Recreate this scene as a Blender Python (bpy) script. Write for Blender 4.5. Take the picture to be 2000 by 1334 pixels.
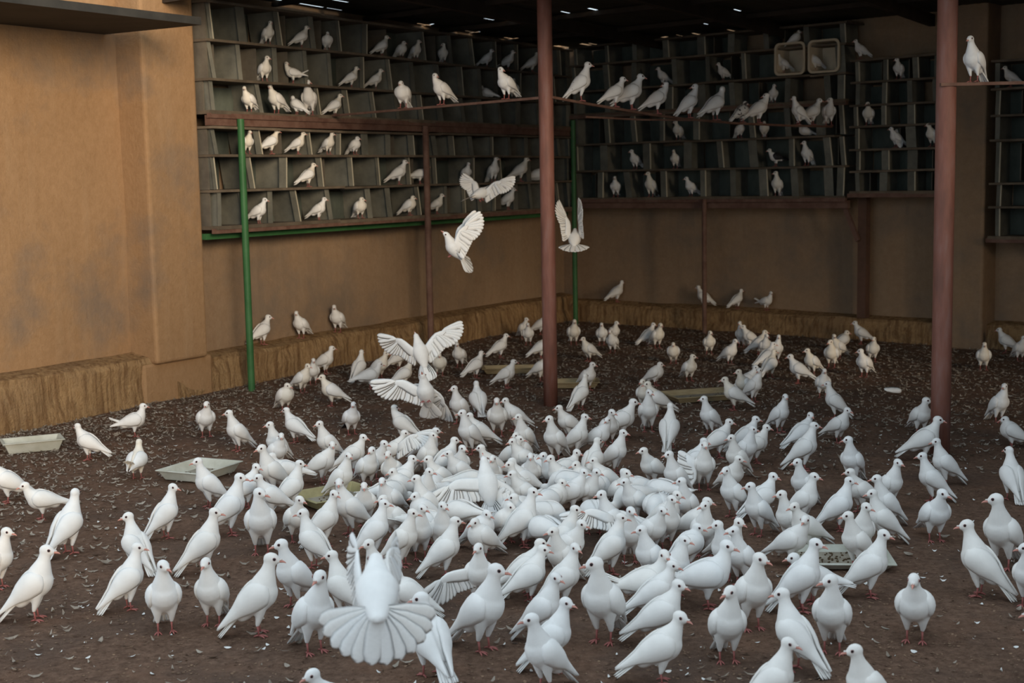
import bpy, bmesh, math, random
import numpy as np
from mathutils import Matrix, Vector

random.seed(7)
rng = np.random.default_rng(7)
scene = bpy.context.scene
COL = scene.collection
for o in list(bpy.data.objects):
    bpy.data.objects.remove(o)

# ------------------------------------------------------------------ camera
F_PX, CAM_H = 2709.0, 1.9
PITCH, ROLL = math.atan(0.1185), math.radians(-1.1)
cam_data = bpy.data.cameras.new('camera')
cam = bpy.data.objects.new('camera', cam_data)
COL.objects.link(cam)
cam_data.sensor_width = 36.0
cam_data.lens = 36.0 * F_PX / 2000.0
cam_data.clip_end = 300
CAM_ROT = Matrix.Rotation(math.pi / 2 - PITCH, 3, 'X') @ Matrix.Rotation(ROLL, 3, 'Z')
cam.matrix_world = Matrix.Translation((0, 0, CAM_H)) @ CAM_ROT.to_4x4()
cam_data.dof.use_dof = True
cam_data.dof.focus_distance = 7.6
cam_data.dof.aperture_fstop = 4.0
scene.camera = cam

# ------------------------------------------------------------------ world and exposure
world = bpy.data.worlds.new('overcast_sky')
scene.world = world
world.use_nodes = True
bg = world.node_tree.nodes['Background']
bg.inputs['Color'].default_value = (0.77, 0.90, 1.0, 1)
bg.inputs['Strength'].default_value = 1.0

sun_data = bpy.data.lights.new('low_sun', 'SUN')
sun_data.energy = 3.1
sun_data.angle = math.radians(22)
sun_data.color = (1.0, 0.80, 0.57)
sun = bpy.data.objects.new('low_sun', sun_data)
COL.objects.link(sun)
SUN_DIR = Vector((0.42, -1.0, 0.160))           # towards the sun
sun.rotation_euler = SUN_DIR.to_track_quat('Z', 'Y').to_euler()

scene.view_settings.view_transform = 'Standard'
scene.view_settings.look = 'None'
scene.view_settings.gamma = 1.0
scene.view_settings.use_curve_mapping = False
scene.view_settings.exposure = 0.32


def ray(px, py):
    d = CAM_ROT @ Vector(((px - 1000) / F_PX, -(py - 667) / F_PX, -1.0))
    return d


def proj(p):
    q = CAM_ROT.transposed() @ (Vector(p) - Vector((0, 0, CAM_H)))
    return 1000 - q.x / q.z * F_PX, 667 + q.y / q.z * F_PX


def on_z(px, py, z):
    d = ray(px, py)
    t = (z - CAM_H) / d.z
    return Vector((0, 0, CAM_H)) + d * t


def at_depth(px, py, Y):
    d = ray(px, py)
    return Vector((0, 0, CAM_H)) + d * (Y / d.y)


# the pen's own axes: U along the back wall, V along the left wall, corner C
C = Vector((0.71, 18.44, 0))
U = Vector((0.754, -0.657, 0)).normalized()
V = Vector((0.525, 0.851, 0)).normalized()
NL = Vector((V.y, -V.x, 0))        # out of the left wall into the pen
NB = Vector((U.y, -U.x, 0))        # out of the back wall into the pen
if NB.y > 0:
    NB = -NB


def ab(a, b, z=0.0):
    p = C + U * a - V * b
    return Vector((p.x, p.y, z))


def ab_of(p):
    m = Matrix(((U.x, -V.x), (U.y, -V.y))).inverted()
    r = m @ Vector((p[0] - C.x, p[1] - C.y))
    return r.x, r.y


def on_plane(px, py, p0, n):
    d = ray(px, py)
    o = Vector((0, 0, CAM_H))
    t = (Vector(p0) - o).dot(n) / d.dot(n)
    return o + d * t


# ------------------------------------------------------------------ materials
MATS = {}


def mat(name, col, rough=0.8, col2=None, scale=8.0, detail=6.0, bump=0.0, bump_scale=None, stretch=(1, 1, 1),
        col3=None, metallic=0.0, coord='Object', spread=(0.35, 0.65), rnd=0.0):
    if name in MATS:
        return MATS[name]
    m = bpy.data.materials.new(name)
    m.use_nodes = True
    nt = m.node_tree
    b = nt.nodes['Principled BSDF']
    b.inputs['Roughness'].default_value = rough
    b.inputs['Metallic'].default_value = metallic
    b.inputs['Specular IOR Level'].default_value = 0.25
    tc = nt.nodes.new('ShaderNodeTexCoord')
    mp = nt.nodes.new('ShaderNodeMapping')
    mp.inputs['Scale'].default_value = stretch
    nt.links.new(tc.outputs[coord], mp.inputs['Vector'])
    out = None
    if col2 is not None:
        nz = nt.nodes.new('ShaderNodeTexNoise')
        nz.inputs['Scale'].default_value = scale
        nz.inputs['Detail'].default_value = detail
        nz.inputs['Roughness'].default_value = 0.62
        nt.links.new(mp.outputs['Vector'], nz.inputs['Vector'])
        cr = nt.nodes.new('ShaderNodeValToRGB')
        cr.color_ramp.elements[0].position = spread[0]
        cr.color_ramp.elements[1].position = spread[1]
        cr.color_ramp.elements[0].color = (*col, 1)
        cr.color_ramp.elements[1].color = (*col2, 1)
        if col3 is not None:
            e = cr.color_ramp.elements.new((spread[0] + spread[1]) / 2)
            e.color = (*col3, 1)
        nt.links.new(nz.outputs['Fac'], cr.inputs['Fac'])
        out = cr.outputs['Color']
    else:
        rgb = nt.nodes.new('ShaderNodeRGB')
        rgb.outputs[0].default_value = (*col, 1)
        out = rgb.outputs[0]
    if rnd > 0:
        oi = nt.nodes.new('ShaderNodeObjectInfo')
        mr = nt.nodes.new('ShaderNodeMapRange')
        mr.inputs['To Min'].default_value = 1 - rnd
        mr.inputs['To Max'].default_value = 1 + rnd
        nt.links.new(oi.outputs['Random'], mr.inputs['Value'])
        hs = nt.nodes.new('ShaderNodeHueSaturation')
        nt.links.new(mr.outputs['Result'], hs.inputs['Value'])
        nt.links.new(out, hs.inputs['Color'])
        out = hs.outputs['Color']
    nt.links.new(out, b.inputs['Base Color'])
    if bump > 0:
        nb = nt.nodes.new('ShaderNodeTexNoise')
        nb.inputs['Scale'].default_value = bump_scale or scale * 4
        nb.inputs['Detail'].default_value = 5
        nt.links.new(mp.outputs['Vector'], nb.inputs['Vector'])
        bp = nt.nodes.new('ShaderNodeBump')
        bp.inputs['Strength'].default_value = bump
        bp.inputs['Distance'].default_value = 0.02
        nt.links.new(nb.outputs['Fac'], bp.inputs['Height'])
        nt.links.new(bp.outputs['Normal'], b.inputs['Normal'])
    MATS[name] = m
    return m


def layered(name, base, base2, big, stains, streak, rough=0.95, bump=0.5, s_scale=1.3, st_amt=0.6, streak_sc=(9, 9, 0.9), streak_rng=(0.52, 0.75), fine=30):
    """plaster or earth: fine noise, large blotches, streaks"""
    m = bpy.data.materials.new(name)
    m.use_nodes = True
    nt = m.node_tree
    L = nt.links.new
    b = nt.nodes['Principled BSDF']
    b.inputs['Roughness'].default_value = rough
    b.inputs['Specular IOR Level'].default_value = 0.1
    tc = nt.nodes.new('ShaderNodeTexCoord')

    def noise(scale, detail, vec, rough=0.6):
        n = nt.nodes.new('ShaderNodeTexNoise')
        n.inputs['Scale'].default_value = scale
        n.inputs['Detail'].default_value = detail
        n.inputs['Roughness'].default_value = rough
        L(vec, n.inputs['Vector'])
        return n.outputs['Fac']

    def mixc(fac, a, c):
        x = nt.nodes.new('ShaderNodeMix')
        x.data_type = 'RGBA'
        L(fac, x.inputs[0])
        for sock, v in ((x.inputs[6], a), (x.inputs[7], c)):
            if isinstance(v, tuple):
                sock.default_value = (*v, 1)
            else:
                L(v, sock)
        return x.outputs[2]

    def rng_(fac, lo, hi, to):
        r = nt.nodes.new('ShaderNodeMapRange')
        r.inputs['From Min'].default_value = lo
        r.inputs['From Max'].default_value = hi
        r.inputs['To Max'].default_value = to
        L(fac, r.inputs['Value'])
        return r.outputs['Result']
    vec = tc.outputs['Object']
    mp = nt.nodes.new('ShaderNodeMapping')
    mp.inputs['Scale'].default_value = streak_sc
    L(vec, mp.inputs['Vector'])
    c = mixc(rng_(noise(14 if fine < 40 else 24, 9, vec, 0.75), 0.35, 0.65, 1.0), base, base2)
    c = mixc(rng_(noise(s_scale, 5, vec), 0.48, 0.66, st_amt), c, stains)
    c = mixc(rng_(noise(1.0, 6, mp.outputs['Vector']), streak_rng[0], streak_rng[1], big), c, streak)
    L(c, b.inputs['Base Color'])
    bp = nt.nodes.new('ShaderNodeBump')
    bp.inputs['Strength'].default_value = bump
    bp.inputs['Distance'].default_value = 0.03
    L(noise(fine, 6, vec, 0.7), bp.inputs['Height'])
    bp2 = nt.nodes.new('ShaderNodeBump')
    bp2.inputs['Strength'].default_value = bump * 0.5
    bp2.inputs['Distance'].default_value = 0.03
    L(noise(1.0, 6, mp.outputs['Vector']), bp2.inputs['Height'])
    L(bp.outputs['Normal'], bp2.inputs['Normal'])
    L(bp2.outputs['Normal'], b.inputs['Normal'])
    MATS[name] = m
    return m


layered('mud_plaster', (0.295, 0.178, 0.092), (0.350, 0.216, 0.116), 0.40, (0.190, 0.146, 0.112), (0.37, 0.25, 0.15), bump=0.35, st_amt=0.75, streak_sc=(7, 7, 0.7))
layered('grimy_plaster', (0.270, 0.178, 0.108), (0.325, 0.220, 0.138), 0.45, (0.200, 0.154, 0.116), (0.330, 0.238, 0.155), bump=0.35, st_amt=0.75,
        streak_sc=(7, 7, 0.7))
layered('plinth_mud', (0.36, 0.22, 0.105), (0.47, 0.31, 0.16), 0.85, (0.27, 0.175, 0.10), (0.19, 0.105, 0.050),
        bump=1.0, s_scale=2.0, streak_sc=(24, 24, 1.6), streak_rng=(0.44, 0.64))
layered('dirt', (0.130, 0.076, 0.052), (0.290, 0.180, 0.126), 0.6, (0.125, 0.088, 0.070), (0.290, 0.160, 0.102),
        bump=1.0, s_scale=1.1, st_amt=0.75, streak_sc=(2.6, 2.6, 2.6), fine=55)
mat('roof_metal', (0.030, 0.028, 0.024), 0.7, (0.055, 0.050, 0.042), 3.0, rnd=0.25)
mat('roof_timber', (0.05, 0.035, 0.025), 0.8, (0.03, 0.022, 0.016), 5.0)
mat('wood_post', (0.13, 0.07, 0.048), 0.85, (0.09, 0.05, 0.035), 6.0, bump=0.2)
mat('brown_paint', (0.145, 0.066, 0.050), 0.55, (0.210, 0.108, 0.090), 5.0, bump=0.08, stretch=(3, 3, 0.6), col3=(0.195, 0.082, 0.060))
mat('rust_iron', (0.115, 0.058, 0.042), 0.75, (0.18, 0.105, 0.078), 9.0, bump=0.15)
mat('green_paint', (0.030, 0.105, 0.034), 0.5, (0.048, 0.145, 0.052), 4.0, bump=0.05)
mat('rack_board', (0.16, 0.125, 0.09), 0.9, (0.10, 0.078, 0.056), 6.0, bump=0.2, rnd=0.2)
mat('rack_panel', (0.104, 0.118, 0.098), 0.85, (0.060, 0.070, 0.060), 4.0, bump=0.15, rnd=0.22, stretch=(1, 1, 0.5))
mat('rack_divider', (0.185, 0.180, 0.148), 0.85, (0.115, 0.114, 0.096), 5.0, bump=0.15, rnd=0.2)
mat('rack_side', (0.15, 0.13, 0.10), 0.85, (0.10, 0.085, 0.068), 5.0, bump=0.15)
mat('pale_edge', (0.50, 0.45, 0.34), 0.85)
mat('plastic_white', (0.58, 0.59, 0.53), 0.55, (0.44, 0.44, 0.37), 7.0, rnd=0.06)
mat('plastic_yellow', (0.38, 0.34, 0.18), 0.55, (0.26, 0.23, 0.12), 7.0)
mat('pale_wood', (0.36, 0.29, 0.17), 0.8, (0.26, 0.20, 0.115), 10.0, stretch=(1, 6, 6))
mat('basin_plastic', (0.62, 0.52, 0.38), 0.5, (0.54, 0.45, 0.32), 6.0)
mat('tray_dirt', (0.20, 0.17, 0.13), 0.9, (0.34, 0.31, 0.25), 9.0)
mat('seed', (0.10, 0.065, 0.035), 0.8)
mat('litter_white', (0.66, 0.66, 0.64), 0.9)
mat('litter_grey', (0.34, 0.30, 0.25), 0.95, (0.17, 0.135, 0.105), 9.0)
mat('litter_brown', (0.075, 0.045, 0.030), 0.95, (0.24, 0.155, 0.100), 12.0)
mat('beak_pink', (0.56, 0.26, 0.21), 0.5)
mat('cere_white', (0.66, 0.60, 0.56), 0.7)
mat('eye_dark', (0.012, 0.008, 0.010), 0.15)
mat('eye_ring', (0.34, 0.17, 0.15), 0.7)
mat('leg_red', (0.30, 0.095, 0.085), 0.65, (0.38, 0.14, 0.125), 60.0)
mat('dark_feather', (0.018, 0.019, 0.022), 0.6, (0.035, 0.035, 0.04), 30.0)


def feather_mat(name, c1, c2, spots=None, spot_scale=14.0, thr=0.66):
    m = bpy.data.materials.new(name)
    m.use_nodes = True
    nt = m.node_tree
    L = nt.links.new
    b = nt.nodes['Principled BSDF']
    b.inputs['Roughness'].default_value = 0.75
    b.inputs['Specular IOR Level'].default_value = 0.2
    b.inputs['Sheen Weight'].default_value = 0.08
    tc = nt.nodes.new('ShaderNodeTexCoord')
    oi = nt.nodes.new('ShaderNodeObjectInfo')
    mx = nt.nodes.new('ShaderNodeMix')
    mx.data_type = 'RGBA'
    mx.inputs[6].default_value = (*c1, 1)
    mx.inputs[7].default_value = (*c2, 1)
    L(oi.outputs['Random'], mx.inputs[0])
    nz = nt.nodes.new('ShaderNodeTexNoise')
    nz.inputs['Scale'].default_value = 22
    nz.inputs['Detail'].default_value = 4
    L(tc.outputs['Object'], nz.inputs['Vector'])
    mr = nt.nodes.new('ShaderNodeMapRange')
    mr.inputs['From Min'].default_value = 0.3
    mr.inputs['From Max'].default_value = 0.7
    mr.inputs['To Min'].default_value = 0.93
    mr.inputs['To Max'].default_value = 1.0
    L(nz.outputs['Fac'], mr.inputs['Value'])
    hs = nt.nodes.new('ShaderNodeHueSaturation')
    L(mr.outputs['Result'], hs.inputs['Value'])
    L(mx.outputs[2], hs.inputs['Color'])
    out = hs.outputs['Color']
    if spots:
        vo = nt.nodes.new('ShaderNodeTexNoise')
        vo.inputs['Scale'].default_value = spot_scale
        vo.inputs['Detail'].default_value = 2
        L(tc.outputs['Object'], vo.inputs['Vector'])
        cr = nt.nodes.new('ShaderNodeValToRGB')
        cr.color_ramp.elements[0].position = thr
        cr.color_ramp.elements[1].position = thr + 0.03
        cr.color_ramp.elements[0].color = (0, 0, 0, 1)
        cr.color_ramp.elements[1].color = (1, 1, 1, 1)
        L(vo.outputs['Fac'], cr.inputs['Fac'])
        m2 = nt.nodes.new('ShaderNodeMix')
        m2.data_type = 'RGBA'
        L(cr.outputs['Color'], m2.inputs[0])
        L(out, m2.inputs[6])
        m2.inputs[7].default_value = (*spots, 1)
        out = m2.outputs[2]
    L(out, b.inputs['Base Color'])
    nb = nt.nodes.new('ShaderNodeTexNoise')
    nb.inputs['Scale'].default_value = 160
    nb.inputs['Detail'].default_value = 3
    L(tc.outputs['Object'], nb.inputs['Vector'])
    bp = nt.nodes.new('ShaderNodeBump')
    bp.inputs['Strength'].default_value = 0.12
    bp.inputs['Distance'].default_value = 0.004
    L(nb.outputs['Fac'], bp.inputs['Height'])
    L(bp.outputs['Normal'], b.inputs['Normal'])
    MATS[name] = m
    return m


feather_mat('white_feather', (0.80, 0.80, 0.79), (0.80, 0.775, 0.735))
feather_mat('cream_and_warmlit_feather', (0.79, 0.735, 0.64), (0.78, 0.75, 0.68))  # cream plumage; also paints warm light into rack and rear birds
feather_mat('spotted_feather', (0.78, 0.78, 0.78), (0.78, 0.77, 0.75), (0.03, 0.035, 0.05), 24.0, 0.69)
feather_mat('speckled_feather', (0.62, 0.60, 0.56), (0.62, 0.60, 0.56), (0.05, 0.045, 0.045), 26.0, 0.56)


# ------------------------------------------------------------------ mesh helpers
class MB:
    def __init__(self):
        self.v, self.f, self.m = [], [], []

    def add(self, verts, faces, mi=0):
        o = len(self.v)
        self.v += [tuple(p) for p in verts]
        self.f += [tuple(i + o for i in f) for f in faces]
        self.m += [mi] * len(faces)

    def obox(self, c, ax, ay, az, mi=0):
        """box: centre and three half-axis vectors"""
        c, ax, ay, az = Vector(c), Vector(ax), Vector(ay), Vector(az)
        vs = [c + ax * i + ay * j + az * k for k in (-1, 1) for j in (-1, 1) for i in (-1, 1)]
        self.add(vs, [(0, 2, 3, 1), (4, 5, 7, 6), (0, 1, 5, 4), (2, 6, 7, 3), (0, 4, 6, 2), (1, 3, 7, 5)], mi)

    def tube(self, pts, rad, seg=10, mi=0, cap=True):
        pts = [Vector(p) for p in pts]
        n = len(pts)
        rad = rad if isinstance(rad, (list, tuple)) else [rad] * n
        vs, fs = [], []
        up = None
        for i in range(n):
            t = (pts[min(i + 1, n - 1)] - pts[max(i - 1, 0)]).normalized()
            if up is None:
                up = Vector((0, 0, 1)) if abs(t.z) < 0.9 else Vector((1, 0, 0))
            x = t.cross(up).normalized()
            y = x.cross(t).normalized()
            up = y
            for k in range(seg):
                a = 2 * math.pi * k / seg
                vs.append(pts[i] + x * (rad[i] * math.cos(a)) + y * (rad[i] * math.sin(a)))
        for i in range(n - 1):
            for k in range(seg):
                k2 = (k + 1) % seg
                fs.append((i * seg + k, i * seg + k2, (i + 1) * seg + k2, (i + 1) * seg + k))
        if cap:
            fs.append(tuple(reversed(range(seg))))
            fs.append(tuple((n - 1) * seg + k for k in range(seg)))
        self.add(vs, fs, mi)

    def ellipsoid(self, c, ax, ay, az, seg=16, rings=10, mi=0):
        c, ax, ay, az = Vector(c), Vector(ax), Vector(ay), Vector(az)
        vs = [c + az]
        fs = []
        for i in range(1, rings):
            th = math.pi * i / rings
            for k in range(seg):
                a = 2 * math.pi * k / seg
                vs.append(c + ax * (math.sin(th) * math.cos(a)) + ay * (math.sin(th) * math.sin(a)) + az * math.cos(th))
        vs.append(c - az)
        last = len(vs) - 1
        for k in range(seg):
            fs.append((0, 1 + k, 1 + (k + 1) % seg))
            fs.append((last, last - seg + (k + 1) % seg, last - seg + k))
        for i in range(rings - 2):
            for k in range(seg):
                k2 = (k + 1) % seg
                fs.append((1 + i * seg + k, 1 + (i + 1) * seg + k, 1 + (i + 1) * seg + k2, 1 + i * seg + k2))
        self.add(vs, fs, mi)

    def rings(self, ring_list, mi=0, cap=True):
        seg = len(ring_list[0])
        vs = [p for r in ring_list for p in r]
        fs = []
        for i in range(len(ring_list) - 1):
            for k in range(seg):
                k2 = (k + 1) % seg
                fs.append((i * seg + k, i * seg + k2, (i + 1) * seg + k2, (i + 1) * seg + k))
        if cap:
            fs.append(tuple(reversed(range(seg))))
            n = len(ring_list) - 1
            fs.append(tuple(n * seg + k for k in range(seg)))
        self.add(vs, fs, mi)

    def mesh(self, name, mats, smooth=False):
        me = bpy.data.meshes.new(name)
        me.from_pydata(self.v, [], self.f)
        for m in mats:
            me.materials.append(MATS[m] if isinstance(m, str) else m)
        if len(mats) > 1:
            me.polygons.foreach_set('material_index', self.m)
        if smooth:
            me.polygons.foreach_set('use_smooth', [True] * len(me.polygons))
        me.update()
        return me

    def obj(self, name, mats, parent=None, smooth=False, fix=True):
        if isinstance(mats, str):
            mats = [mats]
        me = self.mesh(name, mats, smooth)
        if fix:
            bm = bmesh.new()
            bm.from_mesh(me)
            bmesh.ops.recalc_face_normals(bm, faces=bm.faces)
            bm.to_mesh(me)
            bm.free()
        return link(name, me, parent)


def link(name, data, parent=None, M=None):
    o = bpy.data.objects.new(name, data)
    COL.objects.link(o)
    if parent is not None:
        o.parent = parent
    if M is not None:
        o.matrix_local = M
    return o


def tag(o, label=None, cat=None, group=None, kind=None):
    for k, v in (('label', label), ('category', cat), ('group', group), ('kind', kind)):
        if v:
            o[k] = v
    return o


def empty(name, loc=(0, 0, 0), M=None):
    o = bpy.data.objects.new(name, None)
    COL.objects.link(o)
    o.empty_display_size = 0.1
    if M is not None:
        o.matrix_world = M
    else:
        o.location = loc
    return o


def bevel(o, w=0.01, seg=2):
    md = o.modifiers.new('bevel', 'BEVEL')
    md.width = w
    md.segments = seg
    return o


# ------------------------------------------------------------------ the setting
def value_noise(x, y, sc, seed):
    r = np.random.default_rng(seed)
    g = r.random((64, 64))
    u, v = x * sc, y * sc
    i, j = np.floor(u).astype(int), np.floor(v).astype(int)
    fu, fv = u - i, v - j
    fu, fv = fu * fu * (3 - 2 * fu), fv * fv * (3 - 2 * fv)
    a = g[i % 64, j % 64] * (1 - fu) + g[(i + 1) % 64, j % 64] * fu
    b = g[i % 64, (j + 1) % 64] * (1 - fu) + g[(i + 1) % 64, (j + 1) % 64] * fu
    return a * (1 - fv) + b * fv - 0.5


def ground_z(x, y):
    x, y = np.asarray(x, float), np.asarray(y, float)
    a = ((x - C.x) * V.y - (y - C.y) * V.x) / (U.x * V.y - U.y * V.x)
    b = -((y - C.y) * U.x - (x - C.x) * U.y) / (U.x * V.y - U.y * V.x)
    near = np.exp(-np.clip(np.minimum(a, b), 0, 9) / 0.28)
    z = 0.006 * value_noise(x, y, 3.1, 3) + 0.006 * value_noise(x, y, 9.0, 4) - 0.004
    return z + near * (0.05 + 0.06 * value_noise(x, y, 2.2, 5))


def build_floor():
    xs = np.arange(-9, 13.01, 0.09)
    ys = np.arange(-3, 20.01, 0.09)
    X, Y = np.meshgrid(xs, ys)
    Z = ground_z(X, Y)
    nx, ny = len(xs), len(ys)
    verts = np.stack([X, Y, Z], -1).reshape(-1, 3)
    idx = np.arange(nx * ny).reshape(ny, nx)
    faces = np.stack([idx[:-1, :-1], idx[:-1, 1:], idx[1:, 1:], idx[1:, :-1]], -1).reshape(-1, 4)
    me = bpy.data.meshes.new('floor')
    me.from_pydata(verts.tolist(), [], faces.tolist())
    me.polygons.foreach_set('use_smooth', [True] * len(me.polygons))
    me.materials.append(MATS['dirt'])
    o = link('floor', me)
    tag(o, 'bare brown earth floor strewn with feathers and litter', kind='structure')
    m = MB()
    m.obox((0, -60, -0.06), (120, 0, 0), (0, 90, 0), (0, 0, 0.03))
    return o


build_floor()
H_WALL = 3.62


def slab(name, p0, p1, n, thick, z0, z1, material, parent=None):
    """upright slab whose visible face runs p0 to p1, body behind it (against n)"""
    p0, p1 = Vector(p0), Vector(p1)
    d = (p1 - p0)
    mid = (p0 + p1) / 2 - n * (thick / 2)
    m = MB()
    m.obox((mid.x, mid.y, (z0 + z1) / 2), d / 2, n * (thick / 2), (0, 0, (z1 - z0) / 2))
    return m.obj(name, material, parent)


def relief_wall(name, p0, p1, n, z0, z1, thick, amp, material, step=0.12, seed=1):
    """wall with an uneven hand-plastered face"""
    p0, p1 = Vector(p0), Vector(p1)
    d = p1 - p0
    L = d.length
    d.normalize()
    nu, nv = max(2, int(L / step)), max(2, int((z1 - z0) / step))
    us, vs = np.linspace(0, L, nu + 1), np.linspace(z0, z1, nv + 1)
    A, B = np.meshgrid(us, vs)
    off = amp * (value_noise(A + 7, B, 1.1, seed) + 0.5 * value_noise(A, B + 3, 3.0, seed + 1))
    P = np.array(p0)[None, None, :] + A[..., None] * np.array(d) + off[..., None] * np.array(n)
    P[..., 2] = B
    Q = np.array(p0)[None, None, :] + A[..., None] * np.array(d) - thick * np.array(n)
    Q[..., 2] = B
    nn = (nu + 1) * (nv + 1)
    verts = np.concatenate([P.reshape(-1, 3), Q.reshape(-1, 3)])
    idx = np.arange(nn).reshape(nv + 1, nu + 1)
    f = np.stack([idx[:-1, :-1], idx[:-1, 1:], idx[1:, 1:], idx[1:, :-1]], -1).reshape(-1, 4)
    faces = f.tolist()
    a, b, c, e = idx[0, 0], idx[0, -1], idx[-1, -1], idx[-1, 0]
    faces.append([int(a) + nn, int(e) + nn, int(c) + nn, int(b) + nn])
    for row in (idx[0], idx[-1], idx[:, 0], idx[:, -1]):
        for i in range(len(row) - 1):
            faces.append([int(row[i]), int(row[i + 1]), int(row[i + 1]) + nn, int(row[i]) + nn])
    me = bpy.data.meshes.new(name)
    me.from_pydata(verts.tolist(), [], faces)
    me.materials.append(MATS[material])
    o = link(name, me)
    bm = bmesh.new()
    bm.from_mesh(me)
    bmesh.ops.recalc_face_normals(bm, faces=bm.faces)
    bm.to_mesh(me)
    bm.free()
    return o


wl = tag(empty('wall_left', ab(0, 5)), 'tan mud-plastered wall along the left side', kind='structure')
for nm, q0, q1, mt, sd in (('tan_plaster', 12.5, 7.3, 'mud_plaster', 11), ('grimy_plaster', 7.3, -0.15, 'grimy_plaster', 13)):
    w_ = relief_wall(nm, ab(0, q0), ab(0, q1), NL, -0.1, H_WALL, 0.22, 0.03, mt, seed=sd)
    w_.parent = wl
    w_.matrix_parent_inverse = wl.matrix_basis.inverted()
tag(relief_wall('wall_back', ab(-0.15, 0), ab(13.7, 0), NB, -0.1, H_WALL, 0.22, 0.03, 'grimy_plaster', seed=21),
    'grimy brown plastered wall behind the nest racks', kind='structure')
tag(relief_wall('wall_right_shade', ab(13.6, 0), ab(13.6, 5.2), -NL, -0.1, H_WALL, 0.22, 0.03, 'mud_plaster', seed=27),  # unseen wall, its length set to shade the right-hand racks
    'unseen mud-plastered wall on the right, added to block the low sun', kind='structure')
wf = tag(empty('wall_front_shade', (4, -1.6, 0)), 'unseen mud-plastered wall behind the camera, added to shade the foreground', kind='structure')  # unseen wall put behind the camera to block the low sun
for nm, x0, x1, zt, sd in (('low_shade_wall', 4.6, 0.7, 2.75, 29), ('tall_shade_wall', 10.5, 4.6, 4.3, 33)):  # low part shades the front birds, taller part added to shade the right pole
    w_ = relief_wall(nm, Vector((x0, -1.6, 0)), Vector((x1, -1.6, 0)), Vector((0, 1, 0)), -0.1, zt, 0.22, 0.03, 'mud_plaster', seed=sd)
    w_.parent = wf
    w_.matrix_parent_inverse = wf.matrix_basis.inverted()


def plinth(name, p0, p1, n, h, depth, label, seed):
    p0, p1 = Vector(p0), Vector(p1)
    d = p1 - p0
    L = d.length
    d.normalize()
    prof = [(-0.06, -0.1), (depth + 0.03, -0.1), (depth + 0.02, 0.05), (depth + 0.005, 0.5 * h), (depth - 0.01, 0.85 * h),
            (depth - 0.03, 0.96 * h), (depth - 0.06, h), (0.02, h + 0.02), (-0.06, h + 0.02)]
    n_st = int(L / 0.07)
    rings = []
    for i in range(n_st + 1):
        t = L * i / n_st
        r = []
        for k, (q, z) in enumerate(prof):
            jz = 0.03 * float(value_noise(np.array(t * 1.0), np.array(k * 0.3), 2.2, seed)) if k >= 4 else 0
            jq = 0.05 * float(value_noise(np.array(t * 1.0), np.array(k * 0.5), 4.0, seed + 1)) if 1 <= k <= 6 else 0
            p = p0 + d * t + n * (q + jq)
            r.append((p.x, p.y, z + jz))
        rings.append(r)
    m = MB()
    m.rings(rings)
    o = m.obj(name, 'plinth_mud', smooth=False)
    tag(o, label, kind='structure')
    return o


plinth('trim_1', ab(0, 12.4), ab(0, 7.35), NL, 0.43, 0.22, 'streaked mud plinth left of the pilaster', 31)
plinth('trim_7', ab(0, 7.35), ab(0, 0.12), NL, 0.34, 0.22, 'streaked mud plinth at the foot of the left wall under the racks', 37)
plinth('trim_2', ab(0.12, 0), ab(13.5, 0), NB, 0.27, 0.22, 'streaked mud plinth at the foot of the back wall', 41)

# pilasters
PB0, PB1 = 7.32, 6.68


def pilaster(name, p0, p1, n, depth, z0, z1, label, mt='mud_plaster'):
    mid = (Vector(p0) + Vector(p1)) / 2
    m = MB()
    m.obox((mid.x + n.x * (depth / 2 - 0.03), mid.y + n.y * (depth / 2 - 0.03), (z0 + z1) / 2), (Vector(p1) - Vector(p0)) / 2,
           n * (depth / 2 + 0.03), (0, 0, (z1 - z0) / 2))
    o = m.obj(name, mt)
    bevel(o, 0.03, 3)
    return tag(o, label, kind='structure')


pilaster('trim_3', ab(0, 7.63), ab(0, 7.01), NL, 0.30, 0.36, H_WALL, 'broad plastered pilaster beside the left nest rack')
slabm = MB()
pf = ab(0, 7.32)
slabm.obox((pf.x + NL.x * 0.10, pf.y + NL.y * 0.10, 0.18), V * 0.42, NL * 0.14, (0, 0, 0.19))
tag(bevel(slabm.obj('trim_4', 'mud_plaster'), 0.03, 2), 'smooth plastered footing under the left pilaster', kind='structure')
pilaster('trim_5', ab(5.42, 0), ab(5.84, 0), NB, 0.34, 0.0, H_WALL, 'dark plastered pilaster right of the nest racks', 'grimy_plaster')


# roof: corrugated sheets with real pinholes, rafters, purlins
def roof_z(a, b):
    return 3.56 + 0.012 * b


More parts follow.
